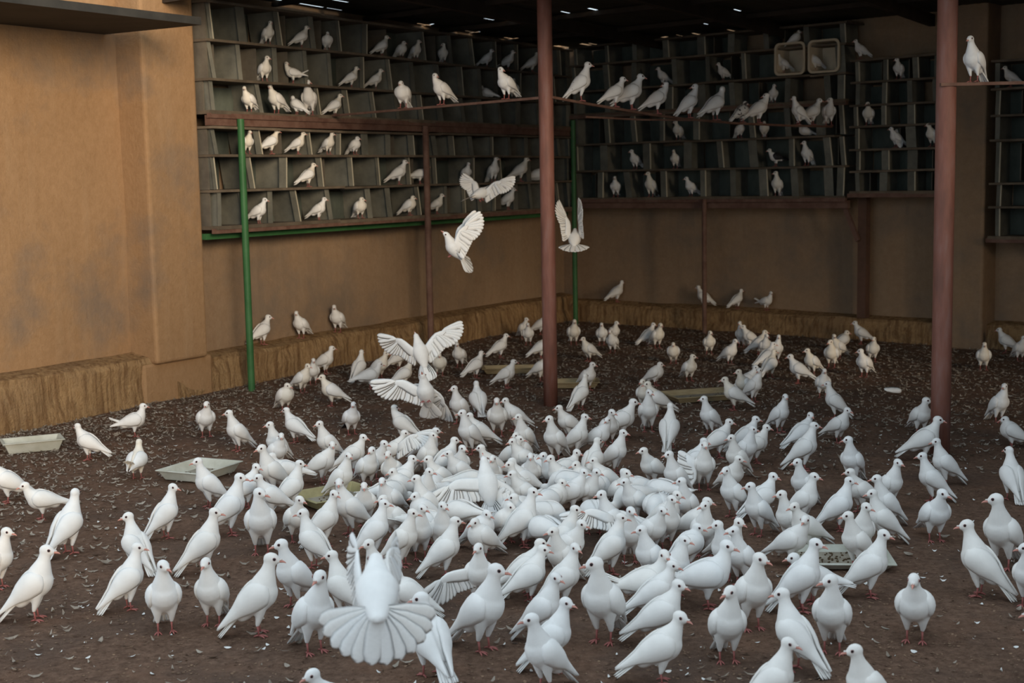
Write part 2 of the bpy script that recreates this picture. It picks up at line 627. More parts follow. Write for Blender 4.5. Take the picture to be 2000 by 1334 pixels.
def build_roof():
    root = empty('ceiling', ab(4, 4, 3.6))
    tag(root, 'dark corrugated metal roof pierced with pinholes of daylight', kind='structure')
    holes = []
    for px, py, w, h in ((527, 7, 9, 6), (571, 15, 6, 7), (636, 20, 5, 4), (665, 2, 4, 4), (797, 3, 7, 6), (828, 48, 4, 4), (911, 62, 4, 4),
                         (988, 36, 4, 4), (1017, 33, 4, 4), (998, 75, 4, 4), (1089, 47, 4, 5), (1147, 67, 5, 4), (1105, 24, 3, 3),
                         (1228, 83, 4, 5), (1245, 82, 6, 6), (1230, 102, 7, 4), (1147, 101, 12, 5), (1282, 82, 14, 1), (1326, 78, 14, 1),
                         (1395, 74, 4, 3), (1364, 77, 3, 3), (1376, 46, 4, 3), (1443, 63, 4, 3), (805, 52, 30, 0.5), (868, 62, 26, 0.5),
                         (910, 65, 28, 0.4), (978, 78, 26, 0.5), (1158, 18, 3, 3), (955, 38, 3, 3), (1440, 20, 3, 3), (1210, 95, 3, 3)):
        p = on_z(px, py, 3.6)
        for _ in range(4):
            a, b = ab_of(p)
            p = on_z(px, py, roof_z(a, b))
        a, b = ab_of(p)
        if a < 0.06 or b < 0.06 or b > 9 or p.y < 0:
            b = max(b, 0.10)
            a = max(a, 0.10)
        dpx = p.y / F_PX
        holes.append((a, b, max(0.02, w * dpx * 0.95), max(0.03, h * dpx * 11)))
    W, NC = 0.82, 50
    a0 = -0.2
    k = 0
    while a0 < 13.6:
        a1 = a0 + W
        hs = [h for h in holes if a0 <= h[0] < a1]
        cuts = {-0.2, 7.25}
        for (ha, hb, hw, hh) in hs:
            cuts |= {hb - hh / 2, hb + hh / 2}
        rows = sorted(cuts)
        m = MB()
        vs, fs = [], []
        for b in rows:
            for c in range(NC + 1):
                a = a0 + (W + 0.05) * c / NC
                p = ab(a, b)
                vs.append((p.x, p.y, roof_z(a, b) + 0.0015 * math.sin(2 * math.pi * c / 5.0) + (k % 2) * 0.001))
        for r in range(len(rows) - 1):
            bm_ = (rows[r] + rows[r + 1]) / 2
            for c in range(NC):
                am = a0 + (W + 0.05) * (c + 0.5) / NC
                if any(abs(bm_ - hb) < hh / 2 and abs(am - ha) <= max(hw / 2, 0.009) for (ha, hb, hw, hh) in hs):
                    continue
                i = r * (NC + 1) + c
                fs.append((i, i + 1, i + NC + 2, i + NC + 1))
        m.add(vs, fs)
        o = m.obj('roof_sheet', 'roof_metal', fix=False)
        o.parent = root
        o.matrix_parent_inverse = root.matrix_basis.inverted()
        a0 += W
        k += 1

    def beam(name, p, q, w, h):
        p, q = Vector(p), Vector(q)
        d = (q - p) / 2
        s = d.cross(Vector((0, 0, 1))).normalized()
        u = s.cross(d).normalized()
        m = MB()
        m.obox((p + q) / 2, d, s * w / 2, u * h / 2)
        o = m.obj(name, 'roof_timber')
        o.parent = root
        o.matrix_parent_inverse = root.matrix_basis.inverted()
    for a in (1.7, 3.4, 5.1, 6.8, 8.5, 10.2, 11.9):
        beam('rafter', ab(a, 0.02, roof_z(a, 0) - 0.09), ab(a, 7.2, roof_z(a, 7.2) - 0.09), 0.06, 0.12)
    beam('shade_fascia', ab(0.02, 7.3, 3.53), ab(13.4, 7.3, 3.53), 0.05, 0.22)  # board added along the roof edge to shade the upper racks
    for b in (1.4, 2.8, 4.2, 5.63, 7.1):
        beam('purlin', ab(0.02, b, roof_z(0, b) - 0.035), ab(13.5, b, roof_z(13, b) - 0.035), 0.05, 0.045)


build_roof()
# added low soffit: a dark sheet standing in for shade on the left wall
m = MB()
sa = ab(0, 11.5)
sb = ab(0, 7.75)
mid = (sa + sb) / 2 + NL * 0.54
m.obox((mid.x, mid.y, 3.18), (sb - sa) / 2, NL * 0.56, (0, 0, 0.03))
tag(m.obj('trim_6', 'roof_metal'), 'dark soffit sheet added to shade the top of the left wall', kind='structure')

# ------------------------------------------------------------------ poles and perches
POLE1 = ab(3.374, 5.60)
POLE2 = ab(6.81, 5.72)


def pole(name, p, r, z1, label, material='brown_paint'):
    m = MB()
    zs = [-0.02, 0.6, 1.4, 2.2, 3.0, z1]
    m.tube([(p.x, p.y, z) for z in zs], r, 20)
    o = m.obj(name, material, smooth=False)
    for pl in o.data.polygons:
        pl.use_smooth = len(pl.vertices) == 4
    return tag(o, label, 'pole', 'poles holding up the roof')


pole('support_pole', POLE1, 0.06, roof_z(3.4, 5.6) - 0.03, 'brown painted steel pole in the middle of the pen')
pole('support_pole', POLE2, 0.064, roof_z(6.8, 5.7) - 0.03, 'brown painted steel pole on the right with a rusty streak')

PZ = 2.545
rail_a_end = ab(0.45, 5.25)
RAIL_A = [Vector((POLE1.x, POLE1.y - 0.05, PZ)), Vector((rail_a_end.x, rail_a_end.y, PZ - 0.01))]
rb_end = C + NB * 0.62 + U * 4.25
RAIL_B = []
for t, z in ((0, 2.545), (0.1, 2.505), (0.2, 2.47), (0.3, 2.435), (0.4, 2.41), (0.6, 2.385), (0.8, 2.38), (1.0, 2.385)):
    x = POLE1.x + 0.05 + (rb_end.x - POLE1.x - 0.05) * t
    y = POLE1.y - 0.03 + (rb_end.y - POLE1.y + 0.03) * t
    RAIL_B.append(Vector((x, y, z)))
RAIL_C = [Vector((POLE2.x - 0.06, POLE2.y - 0.066, 2.445)), Vector((POLE2.x + 1.6, POLE2.y + 0.10, 2.46))]


def perch(pts, r, label):
    m = MB()
    # flat iron strip
    rings = []
    for i, p in enumerate(pts):
        t = (pts[min(i + 1, len(pts) - 1)] - pts[max(i - 1, 0)]).normalized()
        s = t.cross(Vector((0, 0, 1))).normalized()
        u = s.cross(t)
        rings.append([p + s * r + u * 0, p + u * r * 0.15 + s * r, p - s * r + u * r * 0.15, p - s * r - u * r * 1.3, p + s * r - u * r * 1.3])
    m.rings(rings)
    return tag(m.obj('perch_rail', 'rust_iron'), label, 'perch', 'iron perch rails strung from the poles')


perch(RAIL_A, 0.014, 'straight iron perch running left from the middle pole')
perch(RAIL_B, 0.014, 'sagging iron perch running right from the middle pole')
perch(RAIL_C, 0.014, 'short iron perch running right from the right pole')
# second thin strand below the sagging perch
m = MB()
w0 = RAIL_B[1] + Vector((0.0, 0.35, -0.10))
w1 = RAIL_B[4] + Vector((0.1, 0.05, -0.02))
m.tube([w0, (w0 + w1) / 2 + Vector((0, 0, -0.01)), w1], 0.009, 6)
tag(m.obj('perch_wire', 'rust_iron'), 'thin iron wire tied under the sagging perch', 'wire')

# ------------------------------------------------------------------ nest racks
DEPTH_R = 0.38


def nest_rack(label, org, d, n, length, rows, cell, seed, offset=0.42, posts=(), bottom='rust_iron', lean=0.07, extra_beam=None,
              key=None, gaps=None, end_panel=None, group='nest racks on the walls'):
    """org: point at wall foot where the rack begins; d: along the wall; n: into the pen"""
    rnd = random.Random(seed)
    keep = {}
    for hx, hy, z, ang, fa, pk in (RACKS[key][2] if key else ()):
        hit = on_plane(hx, hy, org + n * OFF, n)
        keep.setdefault(z, []).append((hit - org).dot(d) - 0.05 * math.cos(math.radians(ang)))
    root = empty('nest_rack', (org.x, org.y, 0))
    tag(root, label, 'rack', group)
    inv = root.matrix_basis.inverted()

    def put(m, name, mats):
        o = m.obj(name, mats)
        for v in o.data.vertices:
            v.co = Vector(v.co) - Vector((org.x, org.y, 0))
        o.parent = root
        return o

    def P(s, q, z):
        p = org + d * s + n * q
        return Vector((p.x, p.y, z))
    for i, z in enumerate(rows):
        # shelf boards, laid in lengths
        s = -0.04
        while s < length:
            ln = min(rnd.uniform(1.3, 2.0), length + 0.03 - s)
            th = 0.011 if i else 0.016
            m = MB()
            dz0, dz1 = rnd.uniform(-0.006, 0.006), rnd.uniform(-0.006, 0.006)
            a, b = P(s, offset - DEPTH_R / 2 + rnd.uniform(0, 0.025), z + dz0), P(s + ln, offset - DEPTH_R / 2 + rnd.uniform(0, 0.025), z + dz1)
            m.obox((a + b) / 2, (b - a) / 2, n * (DEPTH_R / 2 + 0.015), (0, 0, th))
            put(m, 'shelf', 'rack_board')
            s += ln
            if length - s < 0.2:
                break
    for i in range(len(rows) - 1):
        z0, z1 = rows[i] + 0.012, rows[i + 1] - 0.012
        s = rnd.uniform(0, 0.05)
        prev = s
        first = True
        while True:
            # divider: leaning panel with a broader front strip
            w = rnd.choice((0.028, 0.034, 0.038, 0.044, 0.056)) if not first else 0.024
            ln = (rnd.uniform(-lean, lean) - lean * 0.5) * (z1 - z0) * 2.2
            for g0, g1 in (gaps or {}).get(rows[i], ()):
                if g0 < s < g1:
                    s = g1
            for av in sorted(keep.get(rows[i], ())):
                if abs(s - av) < 0.16:
                    s = av + 0.165
            if s + w > length:
                s = length - w
            m = MB()
            front = offset - rnd.uniform(0.0, 0.03)
            bq = front - DEPTH_R + 0.04
            c = []
            for z, sh in ((z0, -ln / 2), (z1, ln / 2)):
                c.append((z, s + sh))
            vs = []
            for z, sc in c:
                vs += [P(sc - w, front, z), P(sc + w, front, z), P(sc + 0.008, front - 0.014, z), P(sc + 0.008, bq, z), P(sc - 0.008, bq, z),
                       P(sc - 0.008, front - 0.014, z)]
            k = 6
            fs = [(j, (j + 1) % k, (j + 1) % k + k, j + k) for j in range(k)] + [tuple(reversed(range(k))), tuple(range(k, 2 * k))]
            m.add(vs, fs)
            if rnd.random() < 0.55:    # a pale folded lip on one side
                e = w * 0.92
                vs = []
                for z, sc in c:
                    vs += [P(sc + e - 0.006, front + 0.004, z), P(sc + e + 0.004, front + 0.004, z), P(sc + e + 0.004, front - 0.01, z),
                           P(sc + e - 0.006, front - 0.01, z)]
                m.add(vs, [(0, 1, 5, 4), (1, 2, 6, 5), (2, 3, 7, 6), (3, 0, 4, 7), (0, 3, 2, 1), (4, 5, 6, 7)], 1)
                put(m, 'divider', ['rack_divider', 'pale_edge'])
            else:
                put(m, 'divider', 'rack_divider')
            if not first:
                # back panel of the cell just closed
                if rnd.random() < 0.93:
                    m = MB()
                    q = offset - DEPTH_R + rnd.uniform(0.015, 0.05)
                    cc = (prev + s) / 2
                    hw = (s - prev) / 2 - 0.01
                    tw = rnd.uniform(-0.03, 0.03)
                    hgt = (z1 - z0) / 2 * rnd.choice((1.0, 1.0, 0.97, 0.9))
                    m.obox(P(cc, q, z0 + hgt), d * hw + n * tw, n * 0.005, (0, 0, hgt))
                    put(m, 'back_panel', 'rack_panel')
                if rnd.random() < 0.35:
                    # loose board leaning inside the cell
                    m = MB()
                    cc = prev + rnd.uniform(0.25, 0.75) * (s - prev)
                    m.obox(P(cc, offset - 0.22, (z0 + z1) / 2), n * 0.12 + d * 0.02, d * 0.005, (0, 0, (z1 - z0) * 0.46))
                    put(m, 'inner_board', 'rack_side')
            first = False
            prev = s
            if s >= length - w - 1e-6:
                break
            step = rnd.choice(cell[i])
            if length - (s + step) < 0.16:
                s = length - 0.02
            else:
                s += step
    # bottom rail and beams
    zb = rows[0]
    m = MB()
    m.obox((P(-0.06, offset + 0.012, zb - 0.025) + P(length + 0.04, offset + 0.012, zb - 0.025)) / 2, d * (length / 2 + 0.05), n * 0.018, (0, 0, 0.022))
    put(m, 'front_rail', bottom)
    if extra_beam:
        mt, z0, z1, q = extra_beam
        m = MB()
        m.obox((P(0, q, (z0 + z1) / 2) + P(length, q, (z0 + z1) / 2)) / 2, d * (length / 2 + 0.04), n * 0.03, (0, 0, (z1 - z0) / 2))
        put(m, 'beam', mt)
    for mt, s, q, r, z0, z1 in posts:
        m = MB()
        a = P(s, q, z0)
        if mt == 'wood_post':
            m.obox(P(s, q, (z0 + z1) / 2), d * r, n * r, (0, 0, (z1 - z0) / 2))
        else:
            m.tube([P(s, q, z0), P(s, q, (z0 + z1) / 2), P(s, q, z1)], r, 14)
        put(m, 'post', mt)
    if end_panel:
        for (z0, z1, q0, q1) in end_panel:
            m = MB()
            m.obox(P(-0.012, (q0 + q1) / 2, (z0 + z1) / 2), n * ((q1 - q0) / 2), d * 0.008, (0, 0, (z1 - z0) / 2))
            put(m, 'end_panel', 'rack_side')
    return root


LT0 = 6.96                       # b where the left racks begin
LLEN = LT0 - 0.50
CELL_L = [(0.32, 0.34, 0.36), (0.42, 0.46, 0.48), (0.36, 0.39, 0.42)]
orgL = ab(0, LT0)
OFF = 0.42
orgB = ab(0.02, 0)
# birds in the racks: crown x y, shelf height, heading, head heading, pose
RACKS = {
    'L1': (orgL, NL, [(485, 258, 2.14, -60, -60, 'n'), (540, 252, 2.14, 15, 0, 'n'), (590, 264, 2.14, -10, -10, 'n'), (645, 258, 2.14, -45, 0, 'n'),
                      (697, 268, 2.14, -40, 0, 'h'), (612, 318, 1.83, 20, 0, 'n'), (788, 312, 1.83, 5, 0, 'n'), (830, 321, 1.83, 10, 0, 'l'),
                      (912, 317, 1.83, -60, -50, 'n'), (966, 306, 1.83, -50, 0, 'u'), (1025, 307, 1.83, 10, 0, 'n'), (1056, 322, 1.83, 0, 0, 's'),
                      (513, 386, 1.50, -20, -30, 'n'), (630, 385, 1.50, -15, 0, 'n'), (705, 385, 1.50, -60, 0, 'h'), (805, 382, 1.50, -20, 0, 'h'),
                      (860, 378, 1.50, -10, 0, 'n'), (998, 366, 1.50, -20, 0, 'n')],
           {1.50: 'bottom row', 1.83: 'middle row', 2.14: 'top row'}, 'lower left rack', OFF - 0.02),
    'L2': (orgL, NL, [(480, 168, 2.51, 235, -100, 'n'), (532, 164, 2.51, 225, -110, 'n'), (600, 155, 2.51, -100, -50, 'u'), (580, 192, 2.51, 160, 140, 'h'),
                      (664, 183, 2.51, 20, 0, 'n'), (518, 109, 2.80, -60, -40, 'n'), (568, 124, 2.80, 190, -60, 't'), (695, 131, 2.80, 8, 0, 'n'),
                      (742, 138, 2.80, 0, 0, 'n'), (948, 166, 2.80, 190, 190, 's'), (1003, 153, 2.80, -90, -90, 'n'), (525, 42, 3.14, -60, -60, 'n'),
                      (598, 50, 3.14, 10, 0, 'n'), (640, 70, 3.14, -80, -80, 'h'), (755, 69, 3.14, 20, 0, 'n'), (788, 91, 3.14, -40, 0, 'h'),
                      (815, 78, 3.14, -50, 0, 'n'), (865, 87, 3.14, -80, 200, 'n'), (958, 100, 3.14, 0, 0, 'n'), (1000, 98, 3.14, 10, 0, 'n'),
                      (1047, 102, 3.14, 15, 0, 'n')],
           {2.51: 'bottom row', 2.80: 'middle row', 3.14: 'top row'}, 'upper left rack', OFF - 0.02),
    'B1': (orgB, NB, [(1322, 235, 2.285, -120, 190, 'n'), (1447, 238, 2.285, -60, -90, 'h'), (1493, 240, 2.285, -90, -90, 'h'), (1563, 250, 2.285, 190, 180, 's'),
                      (1236, 292, 1.95, 225, 190, 'n'), (1318, 292, 1.95, 250, -110, 'n'), (1505, 290, 1.95, 200, 190, 'l'), (1572, 275, 1.95, 230, 200, 'u'),
                      (1203, 344, 1.61, -100, -110, 'n'), (1268, 335, 1.61, 235, 195, 'u'), (1343, 345, 1.61, 215, 190, 'n'), (1517, 334, 1.61, -110, 200, 'u')],
           {1.61: 'bottom row', 1.95: 'middle row', 2.285: 'top row'}, 'lower back rack', OFF - 0.02),
    'B2': (orgB, NB, [(1287, 131, 2.95, 200, 180, 'n'), (1405, 125, 2.95, 205, 190, 'n'), (1513, 168, 2.66, -80, -60, 'n'), (1557, 68, 3.27, 0, 0, 'h'),
                      (1522, 116, 2.99, 200, 180, 'n'), (1583, 98, 2.99, 205, 190, 'n')],
           {2.66: 'bottom row', 2.95: 'middle row', 2.99: 'middle row', 3.27: 'top row'}, 'upper back rack', OFF - 0.02),
    'B3': (orgB, NB, [(1672, 87, 3.08, 200, 190, 'n'), (1754, 113, 2.84, -110, 200, 'n'), (1697, 199, 2.365, -100, -120, 'n'), (1742, 248, 2.12, 210, 190, 'n'),
                      (1816, 240, 2.12, -130, 190, 'n')],
           {3.08: 'top', 2.84: 'top row', 2.365: 'third row up', 2.12: 'second row up'}, 'narrow right rack', OFF - 0.02),
    'B4': (orgB, NB, [(1963, 143, 2.69, 190, 180, 'n')], {2.69: 'top rows'}, 'far right rack', OFF - 0.02),
}


def s_at_px(px, org, d, n, off):
    """distance along a rack front at which a picture column meets it"""
    best = None
    for k in range(0, 900):
        s = k * 0.01
        p = org + d * s + n * off
        x, _ = proj((p.x, p.y, 2.0))
        if best is None or abs(x - px) < best[0]:
            best = (abs(x - px), s)
    return best[1]


sL = lambda px: s_at_px(px, orgL, V, NL, OFF)
nest_rack('lower grey-green nest rack on the left wall with a green front post', orgL, V, NL, LLEN, [1.50, 1.83, 2.14, 2.38], CELL_L, 5, key='L1',
          posts=(('green_paint', sL(466), OFF + 0.045, 0.032, 0.0, 2.46), ('rust_iron', sL(826), OFF + 0.05, 0.035, 0.0, 2.46)),
          extra_beam=('green_paint', 1.40, 1.452, OFF - 0.12),
          end_panel=((1.51, 1.82, 0.03, 0.36), (1.84, 2.13, 0.03, 0.36), (2.15, 2.37, 0.03, 0.36)))
nest_rack('upper dark nest rack on the left wall, under the roof', orgL, V, NL, LLEN, [2.51, 2.80, 3.14, 3.47], [(0.36, 0.40, 0.44)] * 3, 8, key='L2',
          extra_beam=('rust_iron', 2.40, 2.49, OFF - 0.02),
          end_panel=((2.52, 2.79, 0.03, 0.34), (2.81, 3.13, 0.03, 0.40), (3.15, 3.46, 0.03, 0.40)))
sB = lambda px: s_at_px(px, orgB, U, NB, OFF)
b0, b1 = sB(1120), sB(1648)
orgB1 = orgB + U * b0
CELL_B = [(0.37, 0.40, 0.42), (0.44, 0.46, 0.50), (0.42, 0.46, 0.48)]
nest_rack('lower nest rack on the back wall, below the sagging perch', orgB1, U, NB, b1 - b0, [1.61, 1.95, 2.285, 2.63], CELL_B, 15, key='B1',
          posts=(('green_paint', 0.03, OFF + 0.04, 0.032, 0.0, 2.6), ('rust_iron', sB(1379) - b0, OFF + 0.04, 0.028, 0.0, 1.6),
                 ), lean=0.04, extra_beam=('rust_iron', 1.49, 1.575, OFF - 0.05))
nest_rack('upper dark nest rack on the back wall, above the sagging perch', orgB1, U, NB, b1 - b0, [2.66, 2.95, 3.27, 3.50], [(0.42, 0.46, 0.5)] * 3, 18, key='B2', gaps={2.95: [(sB(1545) - b0 - 0.24, sB(1611) - b0 + 0.24)]},
          lean=0.03)
b2, b3 = sB(1668), sB(1838)
orgB2 = orgB + U * b2
nest_rack('narrow nest rack with six rows left of the right pole', orgB2, U, NB, b3 - b2, [1.655, 1.89, 2.12, 2.365, 2.595, 2.84, 3.08],
          [(0.30, 0.32, 0.34)] * 6, 25, key='B3', posts=(('wood_post', 0.02, 0.20, 0.05, 0.27, 1.64),), lean=0.02)
orgB3 = orgB + U * 5.95
nest_rack('nest rack at the far right edge beyond the dark pilaster', orgB3, U, NB, 1.6, [1.19, 1.50, 1.74, 2.17, 2.42, 2.69, 2.96],
          [(0.40, 0.44)] * 6, 35, lean=0.03)
# diagonal brace by the dark post
p = orgB2 + NB * 0.30
m = MB()
q0 = p - U * 0.20
m.obox((p.x - U.x * 0.10, p.y - U.y * 0.10, 1.36), U * 0.10 + Vector((0, 0, -0.23)), NB * 0.02, (U * 0.022 + Vector((0, 0, 0.012))))
tag(m.obj('brace', 'rust_iron'), 'slanting iron brace under the narrow nest rack', 'brace')


# two plastic basins lying on their sides, used as nests
def basin(s_px, z, label):
    s = sB(s_px)
    p = orgB + U * s + NB * (OFF + 0.035)
    M = Matrix((U, Vector((0, 0, 1)), NB)).transposed().to_4x4()
    M.translation = Vector((p.x, p.y, z + 0.185))

    def rr(hw, hh, r, q, k=6):
        pts = []
        for cx, cy, a0 in ((hw - r, hh - r, 0), (-hw + r, hh - r, 90), (-hw + r, -hh + r, 180), (hw - r, -hh + r, 270)):
            for i in range(k):
                a = math.radians(a0 + 90 * i / (k - 1))
                pts.append((cx + r * math.cos(a), cy + r * math.sin(a), q))
        return pts
    m = MB()
    m.rings([rr(0.15, 0.135, 0.05, -0.25), rr(0.175, 0.165, 0.055, 0.0), rr(0.192, 0.18, 0.06, 0.0), rr(0.192, 0.18, 0.06, 0.012),
             rr(0.168, 0.158, 0.05, 0.012), rr(0.145, 0.13, 0.045, -0.24)])
    o = m.obj('plastic_basin', 'basin_plastic', smooth=False)
    o.matrix_world = M
    return tag(o, label, 'basin', 'basins used as nests')


basin(1545, 2.965, 'left of two tan plastic basins turned on their sides')
basin(1611, 2.965, 'right of two tan plastic basins turned on their sides')


# ------------------------------------------------------------------ trays
def tray(px, py, l, w, ang, h, material, label, feed=0, seed=1, slope=0.03):
    c = on_z(px, py, 0.0)
    az = math.atan2(c.y, c.x)
    M = Matrix.Translation((c.x, c.y, 0.004)) @ Matrix.Rotation(math.radians(ang) + az - math.pi / 2, 4, 'Z')
    m = MB()

    def rect(hx, hy, z):
        return [(hx, hy, z), (-hx, hy, z), (-hx, -hy, z), (hx, -hy, z)]
    hx, hy = l / 2, w / 2
    m.rings([rect(hx - slope, hy - slope, 0), rect(hx, hy, h), rect(hx + 0.014, hy + 0.014, h), rect(hx + 0.014, hy + 0.014, h + 0.008),
             rect(hx - 0.006, hy - 0.006, h + 0.008), rect(hx - slope - 0.008, hy - slope - 0.008, 0.010)])
    root = empty('feed_tray', M=M)
    m.m[-1] = 1
    o = m.obj('tray_body', [material, 'tray_dirt'], root)
    bevel(o, 0.004, 2)
    tag(root, label, 'tray', 'feed trays on the floor')
    if feed:
        r = random.Random(seed)
        f = MB()
        for _ in range(feed):
            x, y = r.uniform(-hx + slope + 0.02, hx - slope - 0.02), r.uniform(-hy + slope + 0.02, hy - slope - 0.02)
            a = r.uniform(0, 6.28)
            s = r.uniform(0.003, 0.006)
            f.obox((x, y, 0.013), (math.cos(a) * s, math.sin(a) * s, 0), (-math.sin(a) * s * 0.5, math.cos(a) * s * 0.5, 0), (0, 0, 0.003))
        fo = f.obj('feed', 'seed', root)
        fo['kind'] = 'stuff'
    return root


tray(64, 880, 0.40, 0.24, 6, 0.075, 'plastic_white', 'white plastic tray lying at the far left by the wall', 30, 1)
tray(391, 930, 0.42, 0.34, 52, 0.06, 'plastic_white', 'white plastic tray standing cornerwise behind the left pigeons', 40, 2)
tray(655, 980, 0.44, 0.34, 30, 0.05, 'plastic_yellow', 'yellowed plastic tray half hidden by pigeons left of centre', 40, 3)
tray(1372, 779, 0.62, 0.40, 24, 0.045, 'pale_wood', 'pale wooden tray on the floor right of the middle pole', 20, 4)
tray(1004, 728, 0.60, 0.24, 2, 0.05, 'pale_wood', 'pale wooden trough on the floor left of the middle pole', 0, 5)
tray(1118, 756, 0.46, 0.26, 2, 0.05, 'pale_wood', 'pale wooden trough just right of the middle pole', 0, 6)
tray(1640, 1098, 0.46, 0.34, 8, 0.03, 'plastic_white', 'white plastic tray with dark seed under the right-hand pigeons', 90, 7)

# ------------------------------------------------------------------ pigeons
FEMESH = {}
POSES = {  # pitch, body height, head forward, head height, head pitch, tail lift, fat
    'u': (41, 0.158, 0.062, 0.310, -8, -7, 1.0),
    'n': (30, 0.148, 0.078, 0.272, -10, -6, 1.0),
    'l': (13, 0.136, 0.098, 0.236, -10, 0, 1.0),
    'h': (34, 0.138, 0.052, 0.228, -12, -5, 1.08),
    't': (14, 0.142, 0.080, 0.262, -8, 38, 1.0),
    'p': (-2, 0.125, 0.135, 0.075, -62, 6, 1.0),
    's': (18, 0.075, 0.070, 0.155, -8, 0, 1.06),
}
R_ = math.radians


def body_pt(pose, s, nn, y=0.0):
    ph, zb = R_(pose[0]), pose[1]
    return Vector((s * math.cos(ph) - nn * math.sin(ph), y, zb + s * math.sin(ph) + nn * math.cos(ph)))


def lerp_table(tab, s):
    return float(np.interp(s, [r[0] for r in tab], [r[1] for r in tab]))


W_TAB = [(-0.13, 0.018), (-0.11, 0.026), (-0.08, 0.042), (-0.045, 0.057), (0, 0.067), (0.035, 0.066), (0.06, 0.056), (0.08, 0.038), (0.092, 0.012)]
H_TAB = [(-0.13, 0.010), (-0.11, 0.018), (-0.08, 0.034), (-0.045, 0.051), (0, 0.062), (0.035, 0.062), (0.06, 0.053), (0.08, 0.036), (0.092, 0.012)]
WW_TAB = [(-0.205, 0.010), (-0.19, 0.016), (-0.15, 0.027), (-0.10, 0.042), (-0.05, 0.064), (0, 0.0735), (0.03, 0.0735), (0.055, 0.064), (0.068, 0.050)]
WH_TAB = [(-0.205, 0.014), (-0.19, 0.017), (-0.15, 0.024), (-0.10, 0.036), (-0.05, 0.057), (0, 0.067), (0.03, 0.067), (0.055, 0.058), (0.068, 0.046)]
T_UP = [(-0.205, 50), (-0.17, 66), (-0.10, 80), (0.0, 80), (0.04, 62), (0.06, 40), (0.068, 22)]
T_LO = [(-0.205, 30), (-0.17, 8), (-0.10, -14), (-0.03, -34), (0.02, -40), (0.05, -28), (0.068, 2)]


TS = bpy.data.scenes.new('workbench')


def remeshed(mb, voxel, smooth_it):
    me = mb.mesh('tmp', ['white_feather'])
    bm = bmesh.new()
    bm.from_mesh(me)
    bmesh.ops.recalc_face_normals(bm, faces=bm.faces)
    bm.to_mesh(me)
    bm.free()
    o = bpy.data.objects.new('tmp', me)
    TS.collection.objects.link(o)
    r = o.modifiers.new('r', 'REMESH')
    r.mode = 'VOXEL'
    r.voxel_size = voxel
    s = o.modifiers.new('s', 'SMOOTH')
    s.factor = 0.5
    s.iterations = smooth_it
    with bpy.context.temp_override(scene=TS, view_layer=TS.view_layers[0]):
        dg = bpy.context.evaluated_depsgraph_get()
    ev = o.evaluated_get(dg)
    m2 = ev.to_mesh()
    vs = [tuple(v.co) for v in m2.vertices]
    fs = [tuple(p.vertices) for p in m2.polygons]
    ev.to_mesh_clear()
    bpy.data.objects.remove(o)
    bpy.data.meshes.remove(me)
    return vs, fs


def torso_rings(pose, fat=1.0, seg=18):
    rings = []
    for s in np.linspace(-0.13, 0.092, 17):
        w, h = lerp_table(W_TAB, s) * fat, lerp_table(H_TAB, s) * fat
        r = []
        for k in range(seg):
            a = 2 * math.pi * k / seg
            r.append(body_pt(pose, s, h * math.sin(a) * (1.0 if math.sin(a) > 0 else 1.06), w * math.cos(a)))
        rings.append(r)
    return rings


def head_frame(pose, yaw):
    H = Vector((pose[2], 0, pose[3]))
    a, p = R_(yaw), R_(pose[4])
    f = Vector((math.cos(a) * math.cos(p), math.sin(a) * math.cos(p), math.sin(p)))
    l = Vector((-math.sin(a), math.cos(a), 0))
    u = f.cross(l)
    return H, f, l, u


def fold_wing(mb, pose, side, mi, tip=0.0, flare=0.0):
    ns, nt = 18, 8
    outer, inner = [], []
    for i in range(ns + 1):
        s = 0.068 - (0.273 - tip) * i / ns
        s_ = max(s, -0.205)
        w, h = lerp_table(WW_TAB, s_), lerp_table(WH_TAB, s_)
        t0, t1 = lerp_table(sorted(T_LO), s_), lerp_table(sorted(T_UP), s_)
        ro, ri = [], []
        for k in range(nt + 1):
            th = R_(t0 + (t1 - t0) * k / nt)
            edge = math.sin(math.pi * k / nt)
            th_o = 0.0035 * edge + 0.0012 + (0.0014 if (i > 8 and k % 2) else 0)
            y = (w + th_o) * math.cos(th) + flare * (1 - i / ns)
            n = (h + th_o) * math.sin(th)
            yi = (w - 0.006) * math.cos(th) + flare * (1 - i / ns)
            ni = (h - 0.006) * math.sin(th)
            ro.append(body_pt(pose, s, n, side * y))
            ri.append(body_pt(pose, s, ni, side * yi))
        outer.append(ro)
        inner.append(ri)
    rings = [outer[i] + list(reversed(inner[i])) for i in range(ns + 1)]
    mb.rings(rings, mi)


def tail_fan(mb, pose, lift, mi, spread=1.0):
    """closed tail of overlapping feathers"""
    a = R_(-lift)
    n = 7
    for j in range(n):
        q = (j - (n - 1) / 2) / ((n - 1) / 2)
        rings = []
        for s, wd, th in ((0.0, 0.007, 0.009), (0.04, 0.0085, 0.006), (0.09, 0.0095, 0.003), (0.125, 0.0085, 0.0022), (0.138, 0.004, 0.0016)):
            L = s - 0.01 * abs(q) * (s / 0.138)
            y = q * (0.012 + 0.020 * spread * L / 0.138)
            nn = 0.004 - 0.006 * abs(q) + 0.0012 * ((j % 2) * 2 - 1)
            r = []
            for (dy, dn) in ((wd, 0), (0, th), (-wd, 0), (0, -th)):
                ss = -0.085 - L * math.cos(a) - (nn + dn) * math.sin(a) * 1.0
                n2 = -L * math.sin(a) + (nn + dn) * math.cos(a)
                r.append(body_pt(pose, ss, n2, y + dy))
            rings.append(r)
        mb.rings(rings, mi)


